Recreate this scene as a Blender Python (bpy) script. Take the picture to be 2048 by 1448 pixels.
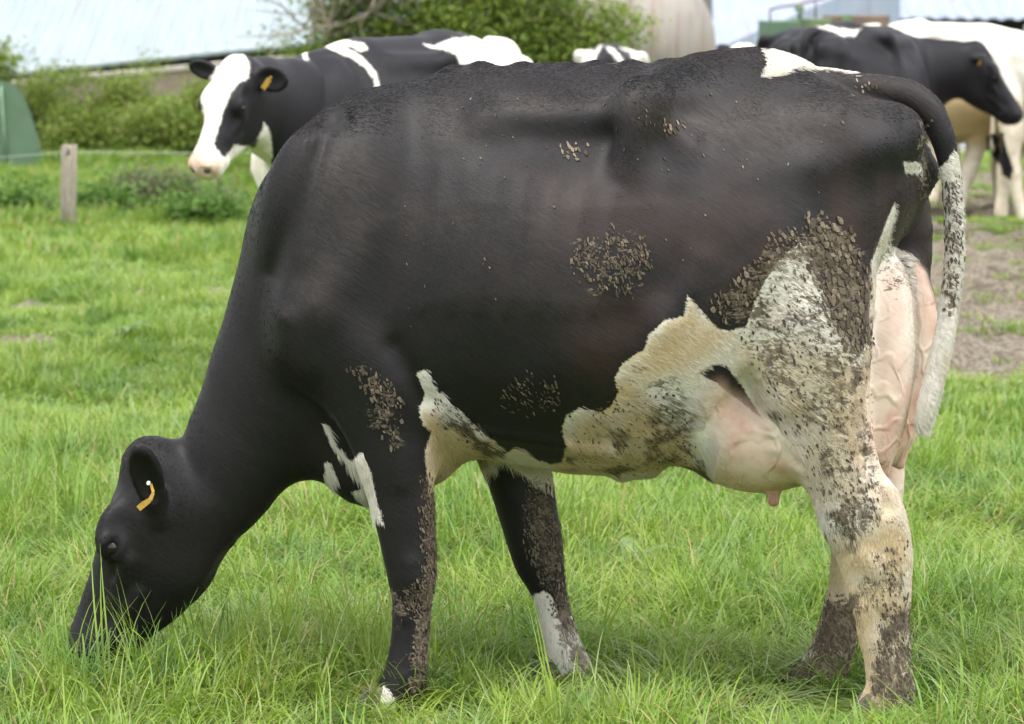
import bpy, math, random, os
import numpy as np
from mathutils import Vector, Matrix

for _o in list(bpy.data.objects):
    bpy.data.objects.remove(_o)
SC = bpy.context.scene
COL = SC.collection
rng = np.random.default_rng(7)
random.seed(7)
PI = math.pi
ONLY = os.environ.get('ONLY', '')

# ------------------------------------------------------------------ camera
F = 6570.0                       # focal length in photo pixels (2048 wide)
CAMH = 1.6
PITCH = math.atan((724 - 10) / F)
cam_d = bpy.data.cameras.new('camera')
cam = bpy.data.objects.new('camera', cam_d)
COL.objects.link(cam)
cam.location = (0, 0, CAMH)
cam.rotation_euler = (PI / 2 - PITCH, 0, 0)
cam_d.sensor_width = 36
cam_d.lens = 36 * F / 2048
cam_d.clip_start = 0.5
cam_d.clip_end = 2000
cam_d.dof.use_dof = True
cam_d.dof.focus_distance = 7.35
cam_d.dof.aperture_fstop = 7.5
SC.camera = cam

# ------------------------------------------------------------------ world and sun (bright overcast)
SUN_EL, SUN_AZ = math.radians(58), math.radians(-118)    # light comes from the left and a little behind the camera
w = bpy.data.worlds.new('World')
SC.world = w
w.use_nodes = True
nt = w.node_tree
nt.nodes.clear()
wo = nt.nodes.new('ShaderNodeOutputWorld')
bg = nt.nodes.new('ShaderNodeBackground')
sky = nt.nodes.new('ShaderNodeTexSky')
sky.sky_type = 'NISHITA'
sky.sun_disc = False
sky.sun_elevation = SUN_EL
sky.sun_rotation = -SUN_AZ
sky.air_density = 1.0
sky.dust_density = 3.0
sky.ozone_density = 1.0
hs = nt.nodes.new('ShaderNodeHueSaturation')
hs.inputs['Saturation'].default_value = 0.22
nt.links.new(sky.outputs[0], hs.inputs['Color'])
nt.links.new(hs.outputs[0], bg.inputs[0])
bg.inputs[1].default_value = 0.15
nt.links.new(bg.outputs[0], wo.inputs[0])
sd = bpy.data.lights.new('sun', 'SUN')
sd.energy = 1.5
sd.angle = math.radians(28)
sd.color = (1.0, 0.97, 0.92)
sun = bpy.data.objects.new('sun', sd)
COL.objects.link(sun)
sdir = Vector((math.sin(SUN_AZ) * math.cos(SUN_EL), math.cos(SUN_AZ) * math.cos(SUN_EL), math.sin(SUN_EL)))
sun.rotation_euler = sdir.to_track_quat('Z', 'Y').to_euler()
sun.location = (-6, -4, 12)
SC.view_settings.view_transform = 'Standard'
SC.view_settings.look = 'None'
SC.view_settings.exposure = 1.42
SC.view_settings.gamma = 1
SC.render.engine = 'CYCLES'
SC.cycles.max_bounces = 6
SC.cycles.diffuse_bounces = 3
SC.cycles.glossy_bounces = 2
SC.cycles.transmission_bounces = 3
SC.cycles.transparent_max_bounces = 6
SC.cycles.caustics_reflective = False
SC.cycles.caustics_refractive = False

# ------------------------------------------------------------------ projection helpers
cp_, sp_ = math.cos(PITCH), math.sin(PITCH)

def ray(u, v):
    xr = (u - 1024) / F
    yu = (724 - v) / F
    return xr, cp_ + yu * sp_, -sp_ + yu * cp_

def at(u, v, Y):
    """the point at depth Y that the photo shows at pixel u, v"""
    x, y, z = ray(u, v)
    s = Y / y
    return Vector((x * s, Y, CAMH + z * s))

def project(P):
    """world points (n,3) -> photo pixels (n,2)"""
    y = P[:, 1]
    z = P[:, 2] - CAMH
    depth = y * cp_ - z * sp_
    up = y * sp_ + z * cp_
    return np.stack([1024 + F * P[:, 0] / depth, 724 - F * up / depth], 1)

# ------------------------------------------------------------------ generic helpers
def link(o, parent=None):
    COL.objects.link(o)
    if parent is not None:
        o.parent = parent
    return o

def props(o, label=None, cat=None, group=None, kind=None):
    if label: o['label'] = label
    if cat: o['category'] = cat
    if group: o['group'] = group
    if kind: o['kind'] = kind
    return o

def empty(name, loc, rz=0.0, label=None, cat=None, group=None):
    o = bpy.data.objects.new(name, None)
    o.location = loc
    o.rotation_euler = (0, 0, rz)
    o.empty_display_size = 0.2
    link(o)
    return props(o, label, cat, group)

def mesh_np(name, V, Fc, mat, parent=None, smooth=True, attrs=None, cols=None, n=4):
    """V (n,3), Fc (m,n) face array or a list of tuples"""
    me = bpy.data.meshes.new(name)
    V = np.asarray(V, dtype=np.float32)
    if isinstance(Fc, np.ndarray):
        m, k = Fc.shape
        me.vertices.add(len(V)); me.vertices.foreach_set('co', V.ravel())
        me.loops.add(m * k); me.loops.foreach_set('vertex_index', Fc.astype(np.int32).ravel())
        me.polygons.add(m)
        me.polygons.foreach_set('loop_start', np.arange(0, m * k, k, dtype=np.int32))
        me.polygons.foreach_set('loop_total', np.full(m, k, dtype=np.int32))
        me.update(calc_edges=True)
    else:
        me.from_pydata([tuple(map(float, v)) for v in V], [], [tuple(map(int, f)) for f in Fc])
    me.validate()
    if smooth:
        me.polygons.foreach_set('use_smooth', np.ones(len(me.polygons), dtype=bool))
    for k, a in (attrs or {}).items():
        at_ = me.attributes.new(k, 'FLOAT', 'POINT')
        at_.data.foreach_set('value', np.asarray(a, dtype=np.float32))
    for k, a in (cols or {}).items():
        at_ = me.attributes.new(k, 'FLOAT_COLOR', 'POINT')
        at_.data.foreach_set('color', np.asarray(a, dtype=np.float32).ravel())
    if mat is not None:
        me.materials.append(mat)
    o = bpy.data.objects.new(name, me)
    return link(o, parent)

class MB:
    def __init__(s): s.v = []; s.f = []
    def add(s, vs, fs):
        b = len(s.v); s.v += [tuple(v) for v in vs]; s.f += [tuple(b + i for i in f) for f in fs]
    def box(s, c, d, rot=None):
        R = rot or Matrix.Identity(3); c = Vector(c)
        vs = [c + R @ Vector((sx * d[0] / 2, sy * d[1] / 2, sz * d[2] / 2)) for sx in (-1, 1) for sy in (-1, 1) for sz in (-1, 1)]
        s.add(vs, [(0, 1, 3, 2), (4, 6, 7, 5), (0, 4, 5, 1), (2, 3, 7, 6), (0, 2, 6, 4), (1, 5, 7, 3)])
    def tube(s, pts, rads, n=10, cap=True, phase=0.0):
        pts = [Vector(p) for p in pts]
        if not hasattr(rads, '__len__'): rads = [rads] * len(pts)
        b = len(s.v); prev = None
        for i, p in enumerate(pts):
            t = (pts[min(i + 1, len(pts) - 1)] - pts[max(i - 1, 0)]).normalized()
            if prev is None:
                a = t.orthogonal().normalized()
            else:
                a = (prev - t * prev.dot(t)).normalized()
            prev = a; c = t.cross(a)
            for k in range(n):
                an = 2 * PI * k / n + phase
                s.v.append(tuple(p + (a * math.cos(an) + c * math.sin(an)) * rads[i]))
        for i in range(len(pts) - 1):
            for k in range(n):
                k2 = (k + 1) % n
                s.f.append((b + i * n + k, b + i * n + k2, b + (i + 1) * n + k2, b + (i + 1) * n + k))
        if cap:
            s.f.append(tuple(b + k for k in range(n))[::-1])
            s.f.append(tuple(b + (len(pts) - 1) * n + k for k in range(n)))
    def build(s, name, mat, parent=None, smooth=False, bevel=0):
        o = mesh_np(name, s.v, s.f, mat, parent, smooth)
        if bevel:
            m = o.modifiers.new('bevel', 'BEVEL'); m.width = bevel; m.segments = 2; m.limit_method = 'ANGLE'
        return o

# ------------------------------------------------------------------ node helpers
def newmat(name):
    m = bpy.data.materials.new(name); m.use_nodes = True
    nt = m.node_tree; nt.nodes.clear()
    out = nt.nodes.new('ShaderNodeOutputMaterial')
    return m, nt, out

class NT:
    def __init__(s, nt): s.nt = nt
    def n(s, typ, **kw):
        nd = s.nt.nodes.new(typ)
        for k, v in kw.items():
            if k.startswith('in_'):
                key = k[3:]
                key = int(key) if key.isdigit() else key.replace('_', ' ')
                s.set(nd.inputs[key], v)
            else: setattr(nd, k, v)
        return nd
    def set(s, sock, v):
        if isinstance(v, bpy.types.NodeSocket): s.nt.links.new(v, sock)
        elif isinstance(v, (tuple, list)) and len(v) == 3 and sock.type == 'RGBA': sock.default_value = (*v, 1)
        else: sock.default_value = v
    def attr(s, name, typ='GEOMETRY'):
        return s.n('ShaderNodeAttribute', attribute_name=name, attribute_type=typ)
    def math(s, op, a, b=0.0, c=None, clamp=False):
        nd = s.n('ShaderNodeMath', operation=op, use_clamp=clamp)
        s.set(nd.inputs[0], a); s.set(nd.inputs[1], b)
        if c is not None: s.set(nd.inputs[2], c)
        return nd.outputs[0]
    def mix(s, fac, a, b, blend='MIX'):
        nd = s.n('ShaderNodeMix', data_type='RGBA', blend_type=blend)
        s.set(nd.inputs[0], fac); s.set(nd.inputs[6], a); s.set(nd.inputs[7], b)
        return nd.outputs[2]
    def ramp(s, fac, lo, hi, a=0.0, b=1.0, smooth=True):
        nd = s.n('ShaderNodeMapRange', interpolation_type='SMOOTHSTEP' if smooth else 'LINEAR')
        s.set(nd.inputs[0], fac); s.set(nd.inputs[1], lo); s.set(nd.inputs[2], hi)
        s.set(nd.inputs[3], a); s.set(nd.inputs[4], b)
        return nd.outputs[0]
    def noise(s, vec, scale, detail=3, rough=0.55, dist=0.0):
        nd = s.n('ShaderNodeTexNoise'); 
        if vec is not None: s.set(nd.inputs['Vector'], vec)
        nd.inputs['Scale'].default_value = scale; nd.inputs['Detail'].default_value = detail
        nd.inputs['Roughness'].default_value = rough; nd.inputs['Distortion'].default_value = dist
        return nd
    def mapping(s, vec, scale=(1, 1, 1), rot=(0, 0, 0), loc=(0, 0, 0)):
        nd = s.n('ShaderNodeMapping'); s.set(nd.inputs[0], vec)
        nd.inputs['Scale'].default_value = scale; nd.inputs['Rotation'].default_value = rot; nd.inputs['Location'].default_value = loc
        return nd.outputs[0]

def flatmat(name, col, rough=0.7, var=0.25, scale=8.0, metallic=0.0, bump=0.15, stretch=(1, 1, 1), col2=None, spec=0.3):
    m, nt_, out = newmat(name); t = NT(nt_)
    tc = t.n('ShaderNodeTexCoord')
    v = t.mapping(tc.outputs['Object'], stretch)
    nz = t.noise(v, scale, 5)
    nz2 = t.noise(v, scale * 0.2, 3)
    c2 = col2 or tuple(c * (1 - var) for c in col)
    f = t.math('ADD', t.math('MULTIPLY', nz.outputs[0], 0.6), t.math('MULTIPLY', nz2.outputs[0], 0.4))
    c = t.mix(t.ramp(f, 0.4, 0.62), col, c2)
    b = t.n('ShaderNodeBsdfPrincipled'); t.set(b.inputs['Base Color'], c)
    b.inputs['Roughness'].default_value = rough; b.inputs['Metallic'].default_value = metallic
    b.inputs['Specular IOR Level'].default_value = spec
    bp = t.n('ShaderNodeBump'); bp.inputs['Strength'].default_value = bump; bp.inputs['Distance'].default_value = 0.02
    t.set(bp.inputs['Height'], nz.outputs[0]); t.set(b.inputs['Normal'], bp.outputs[0])
    nt_.links.new(b.outputs[0], out.inputs[0])
    return m

# ------------------------------------------------------------------ polygon distance
def polysdf(P, poly):
    """signed distance, positive inside"""
    poly = np.asarray(poly, dtype=np.float64); n = len(poly)
    d = np.full(len(P), 1e18); inside = np.zeros(len(P), dtype=bool)
    for i in range(n):
        a = poly[i]; b = poly[(i + 1) % n]; e = b - a
        w_ = P - a
        t = np.clip((w_ @ e) / max(e @ e, 1e-9), 0, 1)
        q = w_ - t[:, None] * e
        d = np.minimum(d, (q * q).sum(1))
        c = (a[1] > P[:, 1]) != (b[1] > P[:, 1])
        xi = a[0] + (P[:, 1] - a[1]) * e[0] / (e[1] if abs(e[1]) > 1e-9 else 1e-9)
        inside ^= c & (P[:, 0] < xi)
    d = np.sqrt(d)
    return np.where(inside, d, -d)

def multipoly(P, polys):
    r = np.full(len(P), -500.0)
    for p in polys:
        p = np.asarray(p, float)
        m = (P[:, 0] > p[:, 0].min() - 90) & (P[:, 0] < p[:, 0].max() + 90) & (P[:, 1] > p[:, 1].min() - 90) & (P[:, 1] < p[:, 1].max() + 90)
        if m.any():
            r[m] = np.maximum(r[m], polysdf(P[m], p))
    return r

# value noise for python-side decisions
def vnoise(P, scale, seed=0):
    P = np.asarray(P, float) * scale + seed * 17.13
    if P.shape[1] == 2: P = np.concatenate([P, np.zeros((len(P), 1))], 1)
    i = np.floor(P).astype(np.int64); f = P - i; f = f * f * (3 - 2 * f)
    def h(a, b, c):
        x = (a * 374761393 + b * 668265263 + c * 2147483647 + seed * 974711) & 0xffffffff
        x = ((x ^ (x >> 13)) * 1274126177) & 0xffffffff
        return ((x ^ (x >> 16)) & 0xffff) / 65535.0
    r = 0
    for dx in (0, 1):
        for dy in (0, 1):
            for dz in (0, 1):
                wgt = (f[:, 0] if dx else 1 - f[:, 0]) * (f[:, 1] if dy else 1 - f[:, 1]) * (f[:, 2] if dz else 1 - f[:, 2])
                r = r + wgt * h(i[:, 0] + dx, i[:, 1] + dy, i[:, 2] + dz)
    return r

# ------------------------------------------------------------------ implicit body modelling
class Field:
    def __init__(s, lo, hi, h):
        s.lo = np.array(lo, float); s.h = h
        s.n = np.ceil((np.array(hi) - s.lo) / h).astype(int) + 1
        s.F = np.full(tuple(s.n), 0.3, dtype=np.float32)
        s.ax = [(s.lo[i] + h * np.arange(s.n[i])).astype(np.float32) for i in range(3)]
    def block(s, lo, hi):
        a = np.maximum(0, np.floor((np.array(lo) - s.lo) / s.h).astype(int))
        b = np.minimum(s.n, np.ceil((np.array(hi) - s.lo) / s.h).astype(int) + 1)
        if (b <= a).any(): return None
        sl = tuple(slice(a[i], b[i]) for i in range(3))
        X, Y, Z = s.ax[0][sl[0]][:, None, None], s.ax[1][sl[1]][None, :, None], s.ax[2][sl[2]][None, None, :]
        return sl, X, Y, Z
    def union(s, sl, d, k):
        A = s.F[sl]
        if k > 0:
            h = np.maximum(k - np.abs(A - d), 0) / k
            s.F[sl] = np.minimum(A, d) - h * h * k * 0.25
        else: s.F[sl] = np.minimum(A, d)
    def carve(s, sl, d, k):
        A = s.F[sl]; d = -d
        h = np.maximum(k - np.abs(A - d), 0) / k
        s.F[sl] = np.maximum(A, d) + h * h * k * 0.25
    def seg(s, a, b, ra, rb, sa=1.0, sb=1.0, nrm=(0, 1, 0), k=0.03, cut=False):
        a = np.array(a, float); b = np.array(b, float); nrm = np.array(nrm, float)
        R = max(ra * max(1, sa), rb * max(1, sb)) + k + 0.02
        bl = s.block(np.minimum(a, b) - R, np.maximum(a, b) + R)
        if bl is None: return
        sl, X, Y, Z = bl
        e = b - a; ee = max(e @ e, 1e-9)
        px, py, pz = X - a[0], Y - a[1], Z - a[2]
        t = np.clip((px * e[0] + py * e[1] + pz * e[2]) / ee, 0, 1)
        qx, qy, qz = px - t * e[0], py - t * e[1], pz - t * e[2]
        l = qx * nrm[0] + qy * nrm[1] + qz * nrm[2]
        sc = sa + (sb - sa) * t
        r = ra + (rb - ra) * t
        q2 = qx * qx + qy * qy + qz * qz + l * l * (1 / (sc * sc) - 1)
        d = (np.sqrt(np.maximum(q2, 0)) - r) * np.minimum(1, sc)
        if cut: s.carve(sl, d, k)
        else: s.union(sl, d, k)
    def chain(s, pts, k=0.03, nrm=(0, 1, 0)):
        """pts: (x,y,z,r,lat_ratio)"""
        if len(pts) > 2:      # smooth curve through the joints
            Pn = np.array(pts, float); Pe = np.concatenate([[2 * Pn[0] - Pn[1]], Pn, [2 * Pn[-1] - Pn[-2]]]); out = []
            for i in range(len(Pn) - 1):
                a, b, c, d = Pe[i:i + 4]
                for t in (0, .25, .5, .75):
                    q = .5 * (2 * b + (c - a) * t + (2 * a - 5 * b + 4 * c - d) * t * t + (3 * b - a - 3 * c + d) * t ** 3)
                    q[3:] = b[3:] + (c[3:] - b[3:]) * (t * t * (3 - 2 * t) * .5 + t * .5); out.append(q)
            pts = out + [Pn[-1]]
        A = np.array([p[:3] for p in pts], float); m = max(p[3] * max(1, p[4]) for p in pts) + k + .03
        bl = s.block(A.min(0) - m, A.max(0) + m)
        if bl is None: return
        g = Field.__new__(Field); sl = bl[0]
        g.h = s.h; g.lo = np.array([s.ax[i][sl[i]][0] for i in range(3)], float); g.ax = [s.ax[i][sl[i]] for i in range(3)]
        g.n = np.array([len(a) for a in g.ax]); g.F = np.full(tuple(g.n), 0.3, dtype=np.float32)
        for p, q in zip(pts[:-1], pts[1:]):
            g.seg(p[:3], q[:3], p[3], q[3], p[4], q[4], nrm, .008)
        s.union(sl, g.F, k)
    def ell(s, c, r, R=None, k=0.03, cut=False):
        c = np.array(c, float); r = np.array(r, float)
        R = np.eye(3) if R is None else np.array(R)       # rows are the axes
        m = r.max() + k + 0.02
        bl = s.block(c - m, c + m)
        if bl is None: return
        sl, X, Y, Z = bl
        X, Y, Z = X - c[0], Y - c[1], Z - c[2]
        q = 0
        for i in range(3):
            q = q + ((X * R[i][0] + Y * R[i][1] + Z * R[i][2]) / r[i]) ** 2
        d = (np.sqrt(q) - 1) * r.min()
        if cut: s.carve(sl, d, k)
        else: s.union(sl, d, k)
    def loft(s, st, k=0.05):
        """st rows: x, ztop, zbot, halfwidth"""
        st = np.array(st); W = st[:, 3].max() + 0.1
        bl = s.block((st[0, 0] - 0.1, -W, st[:, 2].min() - 0.1), (st[-1, 0] + 0.1, W, st[:, 1].max() + 0.1))
        sl, X, Y, Z = bl
        x = X[:, 0, 0]
        def sm(c):
            xs = np.linspace(st[0, 0], st[-1, 0], 240)
            v = np.interp(xs, st[:, 0], st[:, c])
            kx = np.exp(-np.linspace(-2.4, 2.4, 17) ** 2); kx /= kx.sum()
            v = np.convolve(np.pad(v, 8, mode='reflect', reflect_type='odd'), kx, 'valid')
            return np.interp(x, xs, v)[:, None, None].astype(np.float32)
        zt, zb, wd = sm(1), sm(2), sm(3)
        H = (zt - zb) / 2
        q = (Z - (zt + zb) / 2) / H
        g = np.interp(np.clip(q, -1, 1), [-1, -0.5, -0.1, 0.35, 0.7, 1.0], [0.95, 1.02, 1.04, 0.99, 0.9, 0.74]).astype(np.float32)
        lw = np.abs(Y) / (wd * g)
        pw = np.where(q > 0, 2.15, 2.3)
        v = (lw ** 2.15 + np.abs(q) ** pw) ** (1 / 2.2) - 1
        d = v * np.minimum(wd, H) * 0.9
        ox = np.maximum(np.maximum(st[0, 0] - X, X - st[-1, 0]), 0)
        d = d + ox * 1.2
        s.union(sl, d.astype(np.float32), k)
    def dent(s, a, b, rad, amp, latmin=0.06, side=0):
        """raise (amp>0) or lower the surface around the segment a-b in the x-z plane (both flanks)"""
        a = np.array(a, float); b = np.array(b, float)
        m = rad * 2.6
        bl = s.block((min(a[0], b[0]) - m, -0.6, min(a[1], b[1]) - m), (max(a[0], b[0]) + m, 0.6, max(a[1], b[1]) + m))
        if bl is None: return
        sl, X, Y, Z = bl
        e = b - a; ee = max(e @ e, 1e-9)
        t = np.clip(((X - a[0]) * e[0] + (Z - a[1]) * e[1]) / ee, 0, 1)
        d2 = (X - a[0] - t * e[0]) ** 2 + (Z - a[1] - t * e[1]) ** 2
        wgt = np.exp(-d2 / (rad * rad)) * amp
        lat = np.clip((np.abs(Y) - latmin) / 0.05, 0, 1)
        s.F[sl] -= (wgt * lat).astype(np.float32)
    def smooth(s, n=1):
        for _ in range(n):
            for ax in range(3):
                A = s.F
                B = A.copy()
                a = [slice(None)] * 3; b = [slice(None)] * 3; c = [slice(None)] * 3
                a[ax] = slice(1, -1); b[ax] = slice(0, -2); c[ax] = slice(2, None)
                B[tuple(a)] = 0.5 * A[tuple(a)] + 0.25 * (A[tuple(b)] + A[tuple(c)])
                s.F = B
    def mesh(s):
        Fv = s.F; S = Fv < 0
        nx, ny, nz = Fv.shape
        c = np.zeros((nx - 1, ny - 1, nz - 1), dtype=np.int8)
        for i in (0, 1):
            for j in (0, 1):
                for k in (0, 1):
                    c += S[i:nx - 1 + i, j:ny - 1 + j, k:nz - 1 + k]
        act = (c > 0) & (c < 8)
        I = np.argwhere(act)
        idx = np.full(act.shape, -1, dtype=np.int32)
        idx[act] = np.arange(len(I))
        corner = {}
        for i in (0, 1):
            for j in (0, 1):
                for k in (0, 1):
                    corner[(i, j, k)] = Fv[I[:, 0] + i, I[:, 1] + j, I[:, 2] + k].astype(np.float64)
        acc = np.zeros((len(I), 3)); cnt = np.zeros(len(I))
        cs = list(corner.keys())
        for p in cs:
            for q in cs:
                if p < q and sum(abs(a - b) for a, b in zip(p, q)) == 1:
                    fa, fb = corner[p], corner[q]
                    m = (fa < 0) != (fb < 0)
                    t = np.where(m, fa / np.where(m, fa - fb, 1), 0)
                    for d in range(3):
                        acc[:, d] += np.where(m, p[d] + (q[d] - p[d]) * t, 0)
                    cnt += m
        V = s.lo + s.h * (I + acc / cnt[:, None])
        Q = []
        for ax in range(3):
            a = [slice(None)] * 3; b = [slice(None)] * 3
            a[ax] = slice(0, -1); b[ax] = slice(1, None)
            A, B = S[tuple(a)], S[tuple(b)]
            E = np.argwhere(A != B)
            o1, o2 = [(1, 2), (2, 0), (0, 1)][ax]
            ok = (E[:, o1] > 0) & (E[:, o2] > 0) & (E[:, o1] < s.n[o1] - 1) & (E[:, o2] < s.n[o2] - 1)
            E = E[ok]
            sg = A[tuple(E.T)]
            def cell(d1, d2):
                G = E.copy(); G[:, o1] -= d1; G[:, o2] -= d2
                return idx[tuple(G.T)]
            q = np.stack([cell(1, 1), cell(0, 1), cell(0, 0), cell(1, 0)], 1)
            q[~sg] = q[~sg][:, ::-1]
            Q.append(q)
        return V, np.concatenate(Q)

def relax(V, Q, n=2, f=0.5):
    """Laplacian smoothing with a compensating push back out"""
    E = np.concatenate([Q[:, [0, 1]], Q[:, [1, 2]], Q[:, [2, 3]], Q[:, [3, 0]]])
    deg = np.bincount(E[:, 0], minlength=len(V)).astype(float)
    for lam in [f, -f * 1.04] * n:
        A = np.stack([np.bincount(E[:, 0], weights=V[E[:, 1], d], minlength=len(V)) for d in range(3)], 1) / np.maximum(deg, 1)[:, None]
        V = V + lam * (A - V)
    return V

def vnormals(V, Q):
    fn = np.cross(V[Q[:, 2]] - V[Q[:, 0]], V[Q[:, 3]] - V[Q[:, 1]])
    N = np.stack([sum(np.bincount(Q[:, c], weights=fn[:, d], minlength=len(V)) for c in range(4)) for d in range(3)], 1)
    return N / np.maximum(np.linalg.norm(N, axis=1), 1e-12)[:, None]

# ------------------------------------------------------------------ cow anatomy (metres; x: head is -x, y: -y is the near flank, z up)
SL, XM, YC = 0.05, 0.144, 7.5
PX = 1 / 876.0

def C(u, v, lat=0.0):
    rx, ry, rz = ray(u, v)
    a = rx / ry
    Y = (YC + lat + SL * XM) / (1 + SL * a)
    return (a * Y - XM, lat, CAMH + rz / ry * Y)

def P5(u, v, lat, r, s=1.0):
    x, y, z = C(u, v, lat)
    return (x, y, z, r * PX, s)

def trunk(f):
    rows = [(590, 300, 760, .13), (650, 240, 880, .17), (720, 198, 940, .205), (800, 168, 950, .25), (880, 146, 925, .30), (960, 131, 912, .335),
            (1050, 133, 925, .36), (1130, 132, 940, .375), (1210, 128, 945, .38), (1290, 128, 938, .375), (1370, 126, 915, .355),
            (1440, 120, 860, .32), (1510, 113, 790, .285), (1590, 135, 700, .265), (1660, 162, 630, .235), (1730, 188, 570, .205), (1790, 212, 500, .16), (1828, 255, 430, .09)]
    st = []
    for u, t, b, w_ in rows:
        x, _, zt = C(u, t); _, _, zb = C(u, b)
        st.append((x, zt, zb, w_))
    f.loft(st, 0.05)

def relief(f):
    """bones and muscles showing through the hide; segments in photo pixels on the near flank"""
    def D(u0, v0, u1, v1, r, amp, lat=-0.3, latmin=0.06):
        a = C(u0, v0, lat); b = C(u1, v1, lat)
        f.dent((a[0], a[2]), (b[0], b[2]), r * PX, amp, latmin)
    # transverse processes of the loin, short ribs
    D(1050, 274, 1200, 274, 32, -.006)
    D(1120, 340, 1192, 325, 56, -.013)
    D(1130, 400, 1200, 420, 70, -.006)
    D(1330, 230, 1420, 260, 44, -.008)
    # thurl, pelvis hollow between hook and pin
    D(1390, 285, 1620, 290, 66, -.009)
    D(1700, 215, 1800, 240, 18, .006)
    D(1690, 250, 1800, 300, 50, .008)
    D(1240, 620, 1480, 470, 60, -.006)
    D(1330, 650, 1400, 520, 30, .006)
    D(1420, 380, 1560, 400, 55, -.006)
    D(1540, 470, 1600, 620, 90, .016)
    D(1400, 250, 1700, 235, 40, .002)
    D(1260, 310, 1240, 560, 46, .005)
    D(1345, 400, 1325, 580, 34, -.009)
    D(1700, 330, 1690, 640, 50, -.005)
    D(1640, 330, 1780, 290, 36, .010)
    D(1745, 330, 1725, 640, 34, .004)
    # shoulder blade and upper arm
    D(612, 290, 553, 640, 16, .006)
    D(655, 280, 612, 520, 16, .004)
    D(640, 300, 590, 560, 18, -.003)
    D(760, 225, 650, 620, 50, .009)
    D(560, 655, 548, 720, 24, .006)
    D(1225, 280, 1232, 360, 30, -.003)
    D(1060, 760, 1180, 700, 50, .005)
    D(800, 300, 700, 560, 44, .006)
    D(660, 250, 540, 560, 26, -.012)
    D(575, 650, 600, 740, 40, .008)
    D(860, 330, 760, 640, 44, -.005)
    D(800, 235, 815, 290, 34, -.004)
    D(640, 620, 760, 780, 60, .012)
    D(790, 700, 850, 800, 26, -.012)
    # ribs, faint and slanting back
    for i in range(7):
        u = 880 + i * 58
        D(u, 340 + 8 * i, u - 40, 620, 15, .0022, -.34)
    # veins of the udder
    for pl in (((1440, 835), (1490, 850), (1530, 845), (1592, 900)), ((1475, 905), (1510, 888), (1545, 892), (1590, 930)), ((1490, 948), (1550, 922), (1592, 938)), ((1490, 850), (1475, 905)), ((1530, 845), (1545, 892), (1550, 922)),
               ((1745, 625), (1790, 610), (1828, 640)), ((1746, 705), (1790, 738), (1826, 700)), ((1790, 738), (1800, 830), (1772, 892)), ((1752, 770), (1748, 850)), ((1790, 610), (1780, 690))):
        for (a_, b_) in zip(pl[:-1], pl[1:]): D(*a_, *b_, 9, .0030, -.15, .02)
    # belly: milk vein and folds
    D(960, 870, 1230, 905, 14, .008, -.25)
    D(1250, 560, 1180, 860, 50, -.004)
    # hind leg: groove in front of the hamstring tendon, stifle, hock; knee of the fore leg
    D(1722, 900, 1768, 1010, 14, -.009, -.18, .12)
    D(1790, 960, 1806, 1060, 16, .003, -.18, .12)
    D(1725, 1110, 1745, 1130, 22, .008, -.18, .12)
    D(1690, 1060, 1720, 1190, 12, -.005, -.18, .12)
    D(1520, 720, 1560, 790, 34, .010, -.2, .1)
    D(825, 1120, 830, 1165, 16, .006, -.165, .1)
    D(812, 1250, 806, 1330, 9, -.005, -.165, .1)
    D(1760, 1220, 1772, 1320, 9, -.006, -.18, .12)
    D(780, 820, 800, 960, 20, .005, -.165, .1)

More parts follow.
